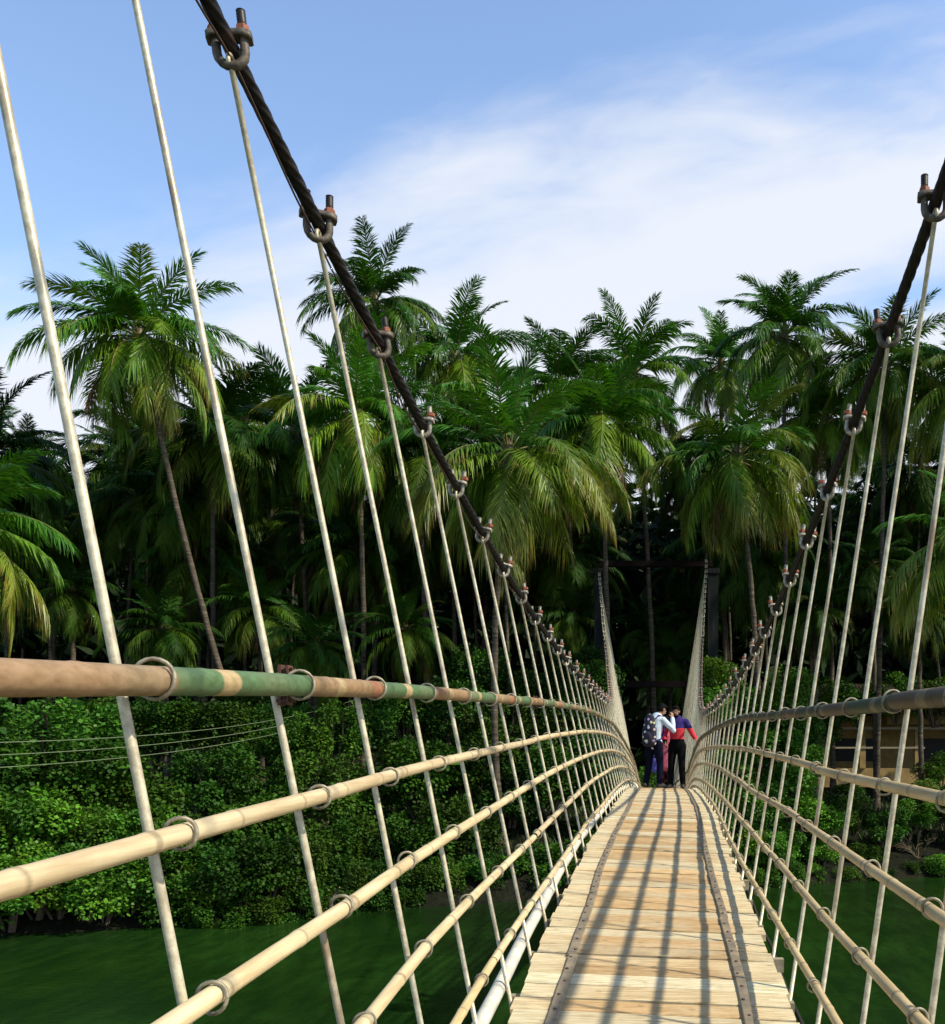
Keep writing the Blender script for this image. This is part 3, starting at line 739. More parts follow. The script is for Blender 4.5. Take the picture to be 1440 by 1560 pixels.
for px, py, Y, r in [(520, 1290, 38, 1.5), (590, 1300, 38.5, 1.3), (650, 1280, 39, 1.6), (700, 1260, 40, 1.6), (560, 1210, 41, 1.8), (640, 1180, 42, 1.9), (720, 1170, 43, 1.9), (780, 1200, 42, 1.7), (840, 1180, 43, 1.8), (760, 1100, 46, 1.7), (690, 1080, 47, 1.8), (620, 1090, 47, 1.8), (850, 1110, 46, 1.8), (900, 1150, 44, 1.6), (940, 1200, 43, 1.5), (820, 1060, 50, 1.6), (730, 1025, 50, 1.7), (480, 1120, 44, 1.8), (400, 1080, 46, 1.8), (880, 1020, 48, 1.5), (908, 1040, 46.5, 1.3), (660, 1345, 37.2, 1.2), (740, 1335, 38.2, 1.3), (820, 1320, 39, 1.3), (400, 1395, 33, 1.0), (450, 1385, 33.8, 1.0), (340, 1405, 32.4, 1.0), (500, 1385, 34.4, .9), (555, 1378, 35.2, .9), (610, 1375, 35.9, .8), (520, 1355, 35.2, 1.2), (590, 1350, 36.2, 1.2), (700, 1345, 37.6, 1.0), (885, 1300, 39.4, 1.3)]:
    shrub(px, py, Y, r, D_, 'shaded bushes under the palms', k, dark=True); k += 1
for px, py, Y, r in [(1110, 1075, 46, 1.5), (1150, 1150, 43.5, 1.6), (1190, 1060, 44, 1.6), (1180, 1110, 43, 1.5), (1205, 1170, 42.8, 1.5), (1110, 1200, 42.5, 1.5), (1160, 1225, 42.2, 1.4), (1215, 1235, 42.6, 1.3), (1100, 1030, 50, 1.2), (1225, 1120, 44, 1.2), (1080, 1270, 41.8, 1.2), (1130, 1290, 41.8, 1.2), (1185, 1290, 42, 1.2)]:
    shrub(px, py, Y, r, E_, 'bushes on the right bank', k); k += 1
F_ = 'low dark bush above the waterline at right, below the ochre house'
for px, py, Y, r in [(1260, 1255, 43.5, 1.2), (1300, 1240, 45, 1.2), (1345, 1255, 44.6, 1.2), (1390, 1240, 46, 1.2), (1430, 1215, 47, 1.3), (1470, 1240, 47, 1.4), (1250, 1300, 42.9, .9), (1320, 1300, 44, .85), (1290, 1210, 47, 1.0), (1235, 1335, 42.0, .8), (1285, 1335, 42.7, .75), (1340, 1335, 43, .7), (1440, 1320, 44.2, .9), (1385, 1325, 44, .6), (1190, 1335, 41.3, .9), (1150, 1335, 41, .9), (1435, 1170, 50, 1.2), (1490, 1150, 50, 1.5), (1500, 1290, 46, 1.1)]:
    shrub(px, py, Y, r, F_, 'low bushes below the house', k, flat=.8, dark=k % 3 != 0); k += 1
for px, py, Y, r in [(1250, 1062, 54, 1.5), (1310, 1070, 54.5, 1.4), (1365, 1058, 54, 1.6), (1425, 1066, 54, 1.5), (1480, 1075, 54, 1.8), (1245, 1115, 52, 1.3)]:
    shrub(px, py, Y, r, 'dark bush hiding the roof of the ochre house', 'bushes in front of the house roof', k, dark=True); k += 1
# dry twiggy shrub
def dry_shrub(px, py, Y, label):
    c = P(px, py, Y); mb = MB(); r2 = random.Random(5)
    def br(p, d, L, r, dep):
        q = p + d * L; m_ = p.lerp(q, .5) + Vector((r2.gauss(0, .05), r2.gauss(0, .05), r2.gauss(0, .05))) * L
        mb.tube([p, m_, q], [r, r * .8, r * .6], 4)
        if dep:
            for i in range(3): br(p.lerp(q, r2.uniform(.5, 1)), (d + Vector((r2.gauss(0, .5), r2.gauss(0, .5), r2.gauss(0, .4)))).normalized(), L * .62, r * .6, dep - 1)
    for i in range(7): br(c, Vector((r2.gauss(0, .7), r2.gauss(0, .5), .8)).normalized(), .9, .018, 3)
    o = tag(link('dry_shrub', mb.mesh('dry_shrub', simple('dry_twig', (.24, .18, .10), .9))), label, 'shrub')
dry_shrub(1400, 1310, 44.8, 'brown leafless twiggy shrub at the right waterline')
mb = MB(); a = P(455, 1392, 34.3); mb.tube([a, a + Vector((.5, .2, .22)), a + Vector((1.1, .3, .5)), a + Vector((1.7, .6, .62))], [.09, .1, .08, .05], 9)
mb.tube([a + Vector((1.1, .3, .5)), a + Vector((1.4, .1, .9))], [.05, .025], 7)
tag(link('fallen_log', mb.mesh('fallen_log', simple('bleached_log', (.34, .27, .17), .85))), 'short bleached log leaning out of the left bank at the waterline', 'log')
# far wood behind the grove: one uncountable mass
mb = MB(); r2 = random.Random(2)
for i in range(75000):
    X = r2.uniform(-75, 62); y = r2.uniform(74, 96); top = 19.5 + 3.0 * noise.noise(Vector((X * .11, 7, 0))) + 2.5 * noise.noise(Vector((X * .4, 2, 0)))
    p = Vector((X, y, -3 + (top + 3) * r2.random())); d = Vector((r2.gauss(0, 1), r2.gauss(0, .6), r2.gauss(-.3, .8))).normalized()
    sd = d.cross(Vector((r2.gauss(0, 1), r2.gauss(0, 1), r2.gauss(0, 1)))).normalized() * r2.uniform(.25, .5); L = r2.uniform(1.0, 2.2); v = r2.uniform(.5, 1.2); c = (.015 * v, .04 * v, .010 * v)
    q = [mb.vert(p, c), mb.vert(p + d * L * .5 + sd, c), mb.vert(p + d * L, c), mb.vert(p + d * L * .5 - sd, c)]; mb.face(q, 0, False)
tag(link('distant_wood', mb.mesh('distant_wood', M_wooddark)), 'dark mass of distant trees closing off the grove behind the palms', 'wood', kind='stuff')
# undergrowth on the bank ground
mb = MB()
for i in range(24000):
    X = r2.uniform(-32, 26); y = bank_y(X) + 2.5 + 20 * r2.random() ** 1.3; p = Vector((X, y, ground_z(X, y)))
    a = r2.uniform(0, 6.28); d = Vector((math.cos(a) * .5, math.sin(a) * .5, r2.uniform(.4, 1.2))).normalized(); sd = d.cross(UP).normalized() * .035; L = r2.uniform(.2, .6); v = r2.uniform(.5, 1.2); c = (.04 * v, .085 * v, .02 * v)
    q = [mb.vert(p - sd, c), mb.vert(p + sd, c), mb.vert(p + d * L - UP * .05, c)]; mb.face(q, 0, False)
tag(link('ground_cover', mb.mesh('ground_cover', M_leaf)), 'low grass and weeds covering the river bank', 'grass', kind='stuff')

# ------------------------------------------------------------------ ochre house
H = empty('house', (14.5, 58, -2.6), 'ochre walled low house with dark tiled roof and pale lintels behind the right bank', 'house')
def hpart(name, m, boxes, parent=H, R=None):
    mb = MB()
    for c, s in boxes: mb.box(c, s)
    return link(name, mb.mesh(name, m), parent)
hpart('wall', M_wall, [((15.5, 60.5, -.6), (13, .25, 4.6)), ((15.5, 57.4, -2.1), (12.4, .2, 1.1)), ((9.1, 58.9, -.6), (.22, 3.0, 4.6)), ((21.9, 58.9, -.6), (.22, 3.0, 4.6))])
hpart('parapet', M_wall, [((17.6, 57.32, 1.32), (8.4, .18, .6))])
hpart('lintel', M_lintel, [((15.5, 57.28, .78), (13.0, .3, .14))])
hpart('lintel', M_lintel, [((13.0, 57.28, -.35), (5.2, .26, .1))])
for x in (9.6, 12.0, 15.2, 18.4, 21.4): hpart('pillar', M_wall, [((x, 57.35, -.4), (.34, .3, 2.3))])
for x0, w in ((12.2, 2.6), (17.2, 2.0)): hpart('window', M_void, [((x0, 60.35, -.5), (w, .06, 1.4))])
mb = MB()
q = [mb.vert(p) for p in ((8.2, 56.6, 1.75), (22.9, 56.6, 1.75), (21.6, 59.6, 3.5), (9.5, 59.6, 3.5), (8.2, 62.6, 1.75), (22.9, 62.6, 1.75), (8.2, 56.6, 1.6), (22.9, 56.6, 1.6), (22.9, 62.6, 1.6), (8.2, 62.6, 1.6))]
for f in ((0, 1, 2, 3), (3, 2, 5, 4), (0, 3, 4), (1, 5, 2), (0, 6, 7, 1), (6, 9, 8, 7), (1, 7, 8, 5), (4, 9, 6, 0), (5, 8, 9, 4)): mb.face([q[i] for i in f], 0, False)
link('roof', mb.mesh('roof', M_roof), H)

# ------------------------------------------------------------------ thin wires at left
WL = ['topmost of three thin pale wires crossing the left bank', 'middle of three thin pale wires crossing the left bank', 'lowest of three thin pale wires crossing the left bank']
M_line = simple('pale_wire', (.20, .26, .13), .6)
for i in range(3):
    a = Vector((-13.6, 4, .35 - .2 * i)); b = P(553, 1062 + 7 * i, 49.6); mb = MB(); pts = []
    for j in range(41):
        t = j / 40; p = a.lerp(b, t); p.z -= 4 * (1.15 + .06 * i) * t * (1 - t); pts.append(p)
    mb.tube(pts, .011, 5)
    tag(link('overhead_wire', mb.mesh('overhead_wire', M_line)), WL[i], 'wire', 'thin wires over the left bank')
# ------------------------------------------------------------------ people
M_skin = simple('skin', (.36, .185, .105), .5, 0, .25, nscale=20, amt=.15)
M_hair = simple('black_hair', (.006, .005, .004), .7, 0, .08, nscale=90)
M_shirt = simple('white_shirt_cloth', (.66, .74, .80), .85, 0, .1, nscale=9, amt=.2)
M_jean = simple('dark_denim', (.006, .007, .02), .85, 0, .06, nscale=30, amt=.3)
M_black = simple('black_cloth', (.006, .006, .007), .85, 0, .06, nscale=30, amt=.3)
M_navy = simple('navy_cloth', (.05, .035, .17), .85, 0, .06, nscale=30, amt=.25)
M_red = simple('coral_red_cloth', (.72, .05, .065), .85, 0, .06, nscale=30, amt=.2)
M_pink = simple('pink_cloth', (.75, .16, .25), .85, 0, .06, nscale=14, amt=.3)
M_maroon = simple('maroon_cloth', (.10, .012, .02), .85, 0, .06, nscale=30)
M_shoe = simple('shoe_leather', (.03, .025, .02), .6)
M_sandal = simple('sandal_strap', (.30, .20, .12), .7)
M_eye = simple('eye_white', (.75, .72, .68), .3); M_lip = simple('lip', (.24, .08, .06), .5)
M_bag = NT('floral_print_cloth'); _v = M_bag.n('ShaderNodeTexVoronoi'); _v.inputs['Scale'].default_value = 13; M_bag.l(M_bag.obj(), _v.inputs['Vector'])
_r = M_bag.ramp(_v.outputs['Distance'], [(.30, 1), (.40, 0)]); _hs = M_bag.n('ShaderNodeHueSaturation'); M_bag.l(_v.outputs['Color'], _hs.inputs['Color']); _hs.inputs['Saturation'].default_value = .55
M_bag.bsdf(M_bag.mix(_r, (.015, .013, .03), _hs.outputs['Color']), .8); M_bag = M_bag.mat
M_blue = simple('violet_blue_cloth', (.11, .10, .5), .8, nscale=20)
def remesh(mb, name, mat, vox, sm=3):
    me = mb.mesh(name, mat); o = bpy.data.objects.new('t', me); COL.objects.link(o)
    r = o.modifiers.new('r', 'REMESH'); r.mode = 'VOXEL'; r.voxel_size = vox; r.use_smooth_shade = True
    s_ = o.modifiers.new('s', 'SMOOTH'); s_.iterations = sm; s_.factor = .5
    bpy.context.view_layer.update()
    out = bpy.data.meshes.new_from_object(o.evaluated_get(bpy.context.evaluated_depsgraph_get())); out.name = name
    bpy.data.objects.remove(o)
    out.materials.clear()
    for m in (mat if isinstance(mat, list) else [mat]): out.materials.append(m)
    return out
def limb(mb, pts, rad):
    mb.tube(pts, rad, 12)
    for p, r in zip(pts, rad): mb.ell(p, (r, r, r), nu=12, nv=8)
def person(label, O, f, J, wear, Hs=1.0, group=None):
    f = Vector(f).normalized(); u = Vector((0, 0, 1)); r = f.cross(u); O = Vector(O)
    Q = lambda a: O + (r * a[0] + f * a[1] + u * a[2]) * Hs
    root = empty('person', O, label, 'person', group)
    R0 = Matrix((r, f, u)).transposed()          # local x = right, y = forward, z = up
    def torso(mb, g):
        for c, rx, ry in J['torso']: mb.ell(Q(c), ((rx + g) * Hs, (ry + g) * Hs, .13 * Hs), R0)
        tt = J['torso']
        for a, b in zip(tt, tt[1:]):
            for t_ in (.33, .66):
                c = Vector(a[0]).lerp(Vector(b[0]), t_); mb.ell(Q(c), ((a[1] + (b[1] - a[1]) * t_ + g) * Hs, (a[2] + (b[2] - a[2]) * t_ + g) * Hs, .12 * Hs), R0)
    def arms(mb, g, t1=1.0):
        for sd in ('R', 'L'):
            s, e, w_ = [Vector(J[k_ + sd]) for k_ in ('sh', 'el', 'wr')]; w2 = e.lerp(w_, t1)
            limb(mb, [Q(s * .72 + Vector((0, 0, s.z * .275))), Q(s), Q(s.lerp(e, .5)), Q(e), Q(e.lerp(w2, .5)), Q(w2)], [(x + g) * Hs for x in (.06, .054, .048, .042, .039, .031)])
    def legs(mb, g, t1=1.0):
        for sd in ('R', 'L'):
            h, k_, a = [Vector(J[q + sd]) for q in ('hi', 'kn', 'an')]; a2 = k_.lerp(a, t1)
            limb(mb, [Q(h), Q(h.lerp(k_, .5)), Q(k_), Q(k_.lerp(a2, .4)), Q(a2)], [(x + g) * Hs for x in (.088, .075, .057, .056, .042)])
    def feet(mb, g):
        for sd in ('R', 'L'):
            a = Vector(J['an' + sd]); t_ = a + Vector((.03 if sd == 'R' else -.03, .16, 0)); a.z = t_.z = 0
            limb(mb, [Q(a + Vector((0, -.04, .045))), Q(a.lerp(t_, .5) + Vector((0, 0, .042))), Q(t_ + Vector((0, 0, .03)))], [(x + g) * Hs for x in (.042, .042, .03)])
    hd = Vector(J['head']); HR = R0 @ Matrix.Rotation(J['hyaw'], 3, 'Z') @ Matrix.Rotation(-J['hpitch'], 3, 'X')
    hq = lambda a: Q(hd) + HR @ Vector(a) * Hs
    def head(mb):
        mb.ell(hq((0, -.012, .025)), (.074 * Hs, .093 * Hs, .09 * Hs), HR); mb.ell(hq((0, .022, -.045)), (.056 * Hs, .068 * Hs, .075 * Hs), HR)
        mb.tube([hq((0, .088, .01)), hq((0, .108, -.02)), hq((0, .104, -.034))], [.009 * Hs, .014 * Hs, .017 * Hs], 8)
        for x in (-.077, .077): mb.ell(hq((x, -.012, -.008)), (.012 * Hs, .022 * Hs, .033 * Hs), HR)
        limb(mb, [Q(J['neck']), hq((0, -.02, -.05))], [.056 * Hs, .052 * Hs])
    def hand(mb, sd):
        e, w_ = Vector(J['el' + sd]), Vector(J['wr' + sd]); d = Vector(J.get('hd' + sd, (w_ - e))).normalized(); n = Vector(J.get('hn' + sd, (0, 1, 0)))
        n = (n - d * n.dot(d)).normalized(); s = d.cross(n); curl = J.get('curl' + sd, .35); th = J.get('th' + sd, 1)
        M3 = R0 @ Matrix((s, n, d)).transposed()
        mb.ell(Q(w_ + d * .05), (.041 * Hs, .017 * Hs, .054 * Hs), M3)
        for i, (o_, L) in enumerate(((-.030, .062), (-.010, .076), (.010, .080), (.030, .070))):
            p = w_ + d * .085 + s * o_; pts = [p]; a_ = curl * .6
            for seg in (.45, .32, .23):
                p = p + (d * math.cos(a_) + n * math.sin(a_)) * L * seg * 1.1; pts.append(p); a_ += curl * 1.1
            limb(mb, [Q(q) for q in pts], [.0105 * Hs, .0098 * Hs, .009 * Hs, .0078 * Hs])
        p = w_ + d * .025 + s * .034 * th; q = p + (s * .75 * th + d * .65 + n * .25).normalized() * .038; q2 = q + (s * .2 * th + d * .8 + n * .5).normalized() * .03
        limb(mb, [Q(p), Q(q), Q(q2)], [.014 * Hs, .0115 * Hs, .009 * Hs])
    mb = MB(); torso(mb, 0); arms(mb, 0); legs(mb, 0); head(mb); feet(mb, 0)
    for sd in ('R', 'L'): hand(mb, sd)
    body = link('body', remesh(mb, 'body', M_skin, .0068, 2), root)
    # upper garment
    mb = MB(); torso(mb, .014); arms(mb, .014, wear.get('sleeve', .95))
    for c, rx, ry in wear.get('hem', []): mb.ell(Q(c), (rx * Hs, ry * Hs, .12 * Hs), R0)
    me = remesh(mb, wear['topname'], wear['top'], .012)
    if len(wear['top']) > 1:
        for p in me.polygons:
            z_ = (p.center.z - O.z) / Hs; p.material_index = 0 if z_ > 1.265 else (1 if z_ > 1.035 else 2)
    link(wear['topname'], me, root)
    mb = MB(); legs(mb, .016, wear.get('leg', 1.0)); c, rx, ry = J['torso'][0]; mb.ell(Q(c), ((rx + .012) * Hs, (ry + .012) * Hs, .14 * Hs), R0)
    link('trousers', remesh(mb, 'trousers', wear['trouser'], .012), root)
    if wear.get('shoe'):
        for sd in ('R', 'L'):
            mb = MB(); a = Vector(J['an' + sd]); t_ = a + Vector((.03 if sd == 'R' else -.03, .16, 0)); a.z = t_.z = 0
            if wear['shoe'] is M_sandal:
                for q in (.35, .8): mb.tube([Q(a.lerp(t_, q) + Vector((math.cos(th) * .05, 0, .03 + math.sin(th) * .05))) for th in [PI * j / 8 for j in range(9)]], .009, 6)
                limb(mb, [Q(a + Vector((0, -.05, .008))), Q(t_ + Vector((0, .02, .008)))], [.012, .012]); link('sandal', mb.mesh('sandal', M_sandal), root)
            else:
                limb(mb, [Q(a + Vector((0, -.045, .05))), Q(a.lerp(t_, .5) + Vector((0, 0, .045))), Q(t_ + Vector((0, .01, .034)))], [.05, .05, .037]); link('shoe', remesh(mb, 'shoe', M_shoe, .01), root)
    # hair
    mb = MB(); mb.ell(hq((0, -.022, .045)), (.084 * Hs, .098 * Hs, .086 * Hs), HR); mb.ell(hq((0, -.05, -.005)), (.080 * Hs, .066 * Hs, .08 * Hs), HR); mb.ell(hq((.01, .045, .095)), (.06 * Hs, .04 * Hs, .03 * Hs), HR)
    if wear.get('long'): limb(mb, [hq((0, -.08, -.02)), hq((0, -.1, -.16)), hq((0, -.1, -.3))], [.07 * Hs, .065 * Hs, .03 * Hs])
    link('hair', remesh(mb, 'hair', M_hair, .008), root)
    for x in (-.031, .031):
        mb = MB(); mb.ell(hq((x, .079, .004)), (.0135 * Hs, .010 * Hs, .008 * Hs), HR, 8, 6); e = link('eye', mb.mesh('eye', M_eye), root)
        mb = MB(); mb.ell(hq((x, .087, .004)), (.006 * Hs, .004 * Hs, .006 * Hs), HR, 8, 6); link('iris', mb.mesh('iris', M_hair), e)
        mb = MB(); mb.tube([hq((x - .018, .082, .024)), hq((x, .088, .029)), hq((x + .018, .082, .024))], .005 * Hs, 6); link('eyebrow', mb.mesh('eyebrow', M_hair), root)
    mb = MB(); mb.ell(hq((0, .084, -.062)), (.024 * Hs, .009 * Hs, .008 * Hs), HR, 10, 6); link('mouth', mb.mesh('mouth', M_lip), root)
    if wear.get('beard'):
        mb = MB(); mb.ell(hq((0, .028, -.082)), (.057 * Hs, .064 * Hs, .044 * Hs), HR)
        for x in (-.058, .058): limb(mb, [hq((x, .01, -.02)), hq((x * .85, .045, -.08))], [.014 * Hs, .017 * Hs])
        limb(mb, [hq((-.03, .078, -.05)), hq((0, .086, -.046)), hq((.03, .078, -.05))], [.007, .008, .007]); link('beard', remesh(mb, 'beard', M_hair, .007), root)
    return Q, R0, hq
GP = 'people standing at the crest of the bridge'
def stand(X, Y, h=0): return Vector((X, Y, deck_z(Y) - tilt(Y) * (X - deck_c(Y)) + .012))
TOR = [((0, 0, .93), .155, .105), ((0, .01, 1.08), .14, .098), ((0, .01, 1.24), .16, .11), ((0, 0, 1.36), .165, .10), ((0, 0, 1.42), .11, .075)]
# man seen from behind, white shirt, head bowed over his phone
Oa = stand(-.05, 20.2)
JA = dict(torso=[((0, 0, .93), .155, .11), ((0, .0, 1.08), .15, .10), ((.01, .02, 1.24), .165, .115), ((.02, .05, 1.36), .175, .11), ((.03, .08, 1.42), .12, .085)], neck=(.05, .10, 1.47), head=(.10, .17, 1.60), hyaw=-.35, hpitch=.5,
          shR=(.19, .05, 1.39), elR=(.39, .13, 1.17), wrR=(.27, .30, 1.43), hdR=(-.25, .3, 1), hnR=(-.8, .3, 0), curlR=.5, shL=(-.17, .04, 1.39), elL=(-.27, .16, 1.15), wrL=(-.05, .36, 1.30), hdL=(.6, .3, .5), hnL=(.2, -.3, .9), curlL=.4, thL=-1,
          hiR=(.09, 0, .90), knR=(.12, .05, .49), anR=(.13, .0, .08), hiL=(-.09, 0, .90), knL=(-.13, .03, .49), anL=(-.17, -.03, .08))
QA, RA, HA = person('man in white long sleeved shirt seen from behind, right arm raised to his face', Oa, (.5, .87, 0), JA,
    dict(top=[M_shirt], topname='shirt', trouser=M_jean, shoe=M_shoe, hem=[((0, .02, .93), .185, .125), ((0, .02, .89), .18, .12)]), 1.0, GP)
# backpack
bp_ = empty('backpack', QA((0, -.22, .92)), 'dark backpack with a multicoloured floral print on the back of the man in white', 'backpack')
mb = MB()
for z_, w_, d_ in [(.93 + .03 * q, .165 - .055 * max(0, (q - 8) / 8), .10 - .035 * max(0, (q - 9) / 7)) for q in range(17)]: mb.ell(QA((0, -.185 + (z_ - 1.0) * .06, z_)), (w_, d_, .10), RA)
link('pack_body', remesh(mb, 'pack_body', M_bag, .012), bp_)
mb = MB(); mb.ell(QA((0, -.275, 1.02)), (.12, .05, .13), RA); link('front_pocket', remesh(mb, 'front_pocket', M_bag, .01), bp_)
for sx in (-1, 1):
    mb = MB(); mb.tube([QA(q) for q in ((.09 * sx, -.10, 1.40), (.105 * sx + .02, -.02, 1.485), (.115 * sx + .03, .09, 1.46), (.13 * sx + .02, .165, 1.33), (.16 * sx, .13, 1.14), (.165 * sx, 0, 1.0), (.13 * sx, -.11, .97))], .021, 8, flat=.5); link('strap', mb.mesh('strap', M_navy), bp_)
mb = MB(); mb.tube([QA((.035 * math.cos(a), -.14, 1.435 + .035 * math.sin(a))) for a in [PI * j / 8 for j in range(9)]], .008, 6); link('grab_handle', mb.mesh('grab_handle', M_black), bp_)
ph_ = empty('phone', QA((.19, .36, 1.51)), 'small dark phone held up in the hand of the man in white', 'phone')
mb = MB(); mb.box(QA((.20, .345, 1.525)), (.072, .010, .145), RA @ Matrix.Rotation(-.3, 3, 'Z')); link('case', mb.mesh('case', M_black), ph_)
mb = MB(); mb.box(QA((.20, .345, 1.525)) + RA @ Matrix.Rotation(-.3, 3, 'Z') @ Vector((0, -.006, 0)), (.064, .003, .13), RA @ Matrix.Rotation(-.3, 3, 'Z')); link('screen', mb.mesh('screen', M_void), ph_)
# bearded man facing the camera, left hand on the rail
Ob = stand(.44, 20.75); fB = Vector((-.22, -.97, 0)).normalized(); rB = fB.cross(UP)
hp = rail_pt('R', 0, 20.6) + Vector((-.05, .03, .065)) - Ob
wl = (hp.dot(rB), hp.dot(fB), hp.z)
JB = dict(torso=TOR, neck=(0, .01, 1.47), head=(0.02, .04, 1.61), hyaw=.12, hpitch=.16,
          shL=(-.19, 0, 1.40), elL=(-.31, -.05, 1.16), wrL=wl, hdL=(-.5, .55, -.35), hnL=(-.3, .3, -.8), curlL=.75, thL=-1,
          shR=(.19, 0, 1.40), elR=(.27, -.02, 1.13), wrR=(.22, .16, .96), curlR=.4, hnR=(-1, 0, 0),
          hiR=(.09, 0, .90), knR=(.12, .04, .49), anR=(.14, .0, .08), hiL=(-.09, 0, .90), knL=(-.11, .05, .49), anL=(-.13, .03, .08))
person('bearded man facing the camera in navy and red sweatshirt, hand on the right rail', Ob, fB, JB,
    dict(top=[M_navy, M_red, M_black], topname='sweatshirt', trouser=M_black, shoe=M_shoe, beard=True, hem=[((0, 0, .93), .178, .128), ((0, 0, .88), .172, .125)]), 1.0, GP)
# third person half hidden between the two men
Oc = stand(.21, 21.3)
JC = dict(torso=TOR, neck=(0, .01, 1.47), head=(0, .03, 1.60), hyaw=0, hpitch=.2, shL=(-.17, 0, 1.38), elL=(-.23, .0, 1.12), wrL=(-.22, .08, .88), shR=(.17, 0, 1.38), elR=(.23, 0, 1.12), wrR=(.23, .1, .88), curlR=.6, hnR=(-1, 0, 0), hnL=(1, 0, 0), thL=-1,
          hiR=(.08, 0, .90), knR=(.09, .03, .49), anR=(.1, 0, .08), hiL=(-.08, 0, .90), knL=(-.09, .03, .49), anL=(-.1, 0, .08))
QC, RC, HC = person('person in a pink top and maroon trousers half hidden between the two men', Oc, (-.1, -1, 0), JC,
    dict(top=[M_pink], topname='tunic', trouser=M_maroon, shoe=M_sandal, long=True, sleeve=.2, hem=[((0, 0, .86 - .035 * q), .172 + .003 * q, .128 + .002 * q) for q in range(11)]), .90, GP)
tb = empty('cloth_bag', QC((.24, .13, .42)), 'small violet blue cloth bag hanging beside the pink tunic', 'bag')
mb = MB()
for z_, w_ in ((.46, .10), (.54, .105), (.62, .09)): mb.ell(QC((.235, .16, z_)), (w_, .045, .09), RC)
link('bag_body', remesh(mb, 'bag_body', M_blue, .01), tb)
mb = MB(); mb.tube([QC((.235 + .06 * math.cos(a), .16, .66 + .13 * math.sin(a))) for a in [PI * j / 10 for j in range(11)]], .007, 6); link('handle', mb.mesh('handle', M_blue), tb)
# ------------------------------------------------------------------ sky, sun, camera
S = Vector((.92, -.32, 1)).normalized()
elev = math.asin(S.z); az = math.atan2(S.x, S.y)
sun = bpy.data.lights.new('sun', 'SUN'); sun.energy = 5.0; sun.angle = math.radians(1.1); sun.color = (1, .93, .77)
so = bpy.data.objects.new('sun', sun); COL.objects.link(so); so.rotation_euler = S.to_track_quat('Z', 'Y').to_euler(); so.location = (20, -10, 30)
w = bpy.data.worlds.new('World'); sc.world = w; w.use_nodes = True; t = w.node_tree; t.nodes.clear()
def N(typ, **kw):
    nd = t.nodes.new(typ)
    for k_, v_ in kw.items(): setattr(nd, k_, v_)
    return nd
def MA(op, a, b=None, clamp=False):
    nd = N('ShaderNodeMath', operation=op, use_clamp=clamp)
    for i, v_ in enumerate((a, b)):
        if v_ is None: continue
        if isinstance(v_, (int, float)): nd.inputs[i].default_value = v_
        else: t.links.new(v_, nd.inputs[i])
    return nd.outputs[0]
sky = N('ShaderNodeTexSky', sky_type='NISHITA'); sky.sun_disc = False; sky.sun_elevation = elev; sky.sun_rotation = az
sky.air_density = 1.0; sky.dust_density = .3; sky.ozone_density = 2.0
tc = N('ShaderNodeTexCoord'); sep = N('ShaderNodeSeparateXYZ'); t.links.new(tc.outputs['Generated'], sep.inputs[0])
def cl_noise(scale, stretch, detail, rot=0, dist=.4):
    mp = N('ShaderNodeMapping'); mp.inputs['Scale'].default_value = stretch; mp.inputs['Rotation'].default_value = (0, rot, 0); t.links.new(tc.outputs['Generated'], mp.inputs['Vector'])
    nz = N('ShaderNodeTexNoise'); nz.inputs['Scale'].default_value = scale; nz.inputs['Detail'].default_value = detail; nz.inputs['Roughness'].default_value = .55; nz.inputs['Distortion'].default_value = dist
    t.links.new(mp.outputs[0], nz.inputs['Vector']); return nz.outputs['Fac']
yd = MA('MAXIMUM', sep.outputs['Y'], .15); u_ = MA('DIVIDE', sep.outputs['X'], yd); v_ = MA('DIVIDE', sep.outputs['Z'], yd)
def uv_noise(su, sv, shear, detail, dist):
    cb = N('ShaderNodeCombineXYZ'); t.links.new(MA('MULTIPLY', u_, su), cb.inputs[0]); t.links.new(MA('MULTIPLY', MA('ADD', v_, MA('MULTIPLY', u_, shear)), sv), cb.inputs[1]); cb.inputs[2].default_value = 4.2
    nz = N('ShaderNodeTexNoise'); nz.inputs['Scale'].default_value = 1.0; nz.inputs['Detail'].default_value = detail; nz.inputs['Roughness'].default_value = .52; nz.inputs['Distortion'].default_value = dist
    t.links.new(cb.outputs[0], nz.inputs['Vector']); return nz.outputs['Fac']
n1 = uv_noise(2.4, 7.0, -.12, 5, .35); n2 = uv_noise(7.0, 17.0, -.2, 6, .6)
thr = MA('ADD', MA('MULTIPLY', u_, .26), .628)
f = MA('ADD', MA('MULTIPLY', MA('SUBTRACT', thr, v_), 8.5), MA('ADD', MA('MULTIPLY', MA('SUBTRACT', n1, .5), 2.2), MA('MULTIPLY', MA('SUBTRACT', n2, .5), 1.0)))
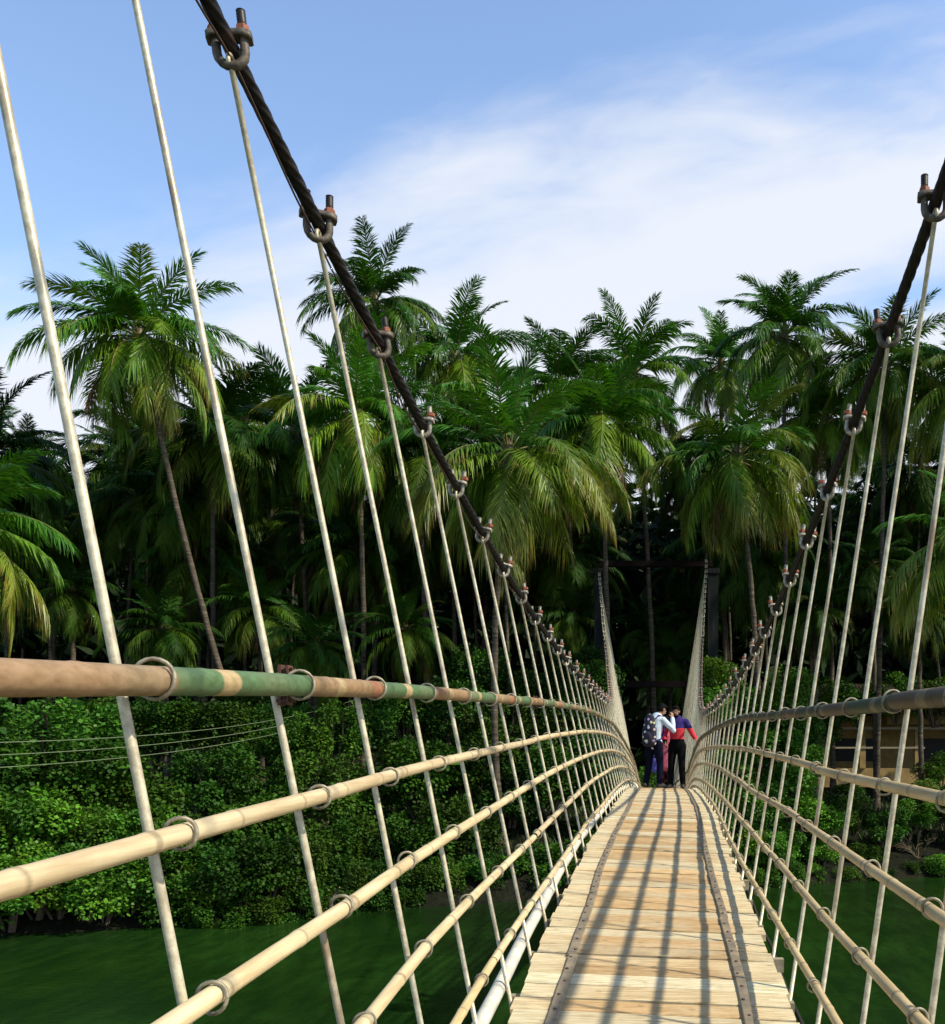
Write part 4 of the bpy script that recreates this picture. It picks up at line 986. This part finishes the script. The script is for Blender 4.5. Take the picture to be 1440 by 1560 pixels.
# clear blue slot low on the right
gu = MA('MULTIPLY', MA('SUBTRACT', u_, .27), 2.2); gv = MA('MULTIPLY', MA('SUBTRACT', MA('SUBTRACT', v_, .455), MA('MULTIPLY', MA('SUBTRACT', u_, .27), .22)), 11.0)
gd = MA('SQRT', MA('ADD', MA('MULTIPLY', gu, gu), MA('MULTIPLY', gv, gv)))
f = MA('SUBTRACT', f, MA('MULTIPLY', MA('SUBTRACT', 1.0, gd, True), 2.6))
f = MA('SUBTRACT', f, MA('MULTIPLY', MA('SUBTRACT', .45, sep.outputs['Y'], True), 6.0))
sm = N('ShaderNodeMapRange', interpolation_type='SMOOTHSTEP'); sm.inputs[1].default_value = -.55; sm.inputs[2].default_value = .95; sm.inputs[3].default_value = .0; sm.inputs[4].default_value = .95
t.links.new(f, sm.inputs[0])
STR = .12
mx = N('ShaderNodeMix', data_type='RGBA'); t.links.new(sm.outputs[0], mx.inputs[0])
hs = N('ShaderNodeHueSaturation'); hs.inputs['Saturation'].default_value = .98
bo = N('ShaderNodeMapRange', interpolation_type='SMOOTHSTEP'); bo.inputs[1].default_value = .35; bo.inputs[2].default_value = .72; bo.inputs[3].default_value = 1.5; bo.inputs[4].default_value = 2.4; t.links.new(sep.outputs['Y'], bo.inputs[0]); t.links.new(bo.outputs[0], hs.inputs['Value'])
if True:  t.links.new(sky.outputs[0], hs.inputs['Color'])
t.links.new(hs.outputs[0], mx.inputs[6]); mx.inputs[7].default_value = (.88 / STR, .92 / STR, 1.0 / STR, 1)
bg = N('ShaderNodeBackground'); bg.inputs['Strength'].default_value = STR; t.links.new(mx.outputs[2], bg.inputs['Color'])
wo = N('ShaderNodeOutputWorld'); t.links.new(bg.outputs[0], wo.inputs['Surface'])

cam = bpy.data.cameras.new('camera'); co = bpy.data.objects.new('camera', cam); COL.objects.link(co); sc.camera = co
co.location = (0, 0, 0); co.rotation_euler = (PI / 2, 0, 0)
cam.sensor_fit = 'HORIZONTAL'; cam.sensor_width = 36; cam.lens = 36 * 1500 / 1440
# with HORIZONTAL fit both shifts are in units of the picture width
cam.shift_x = -(1000 - 720) / 1440; cam.shift_y = (1130 - 780) / 1440
cam.clip_start = .05; cam.clip_end = 3000
sc.view_settings.view_transform = 'Standard'; sc.view_settings.look = 'None'; sc.view_settings.exposure = 0
sc.cycles.max_bounces = 5; sc.cycles.diffuse_bounces = 1; sc.cycles.glossy_bounces = 2; sc.cycles.transmission_bounces = 2
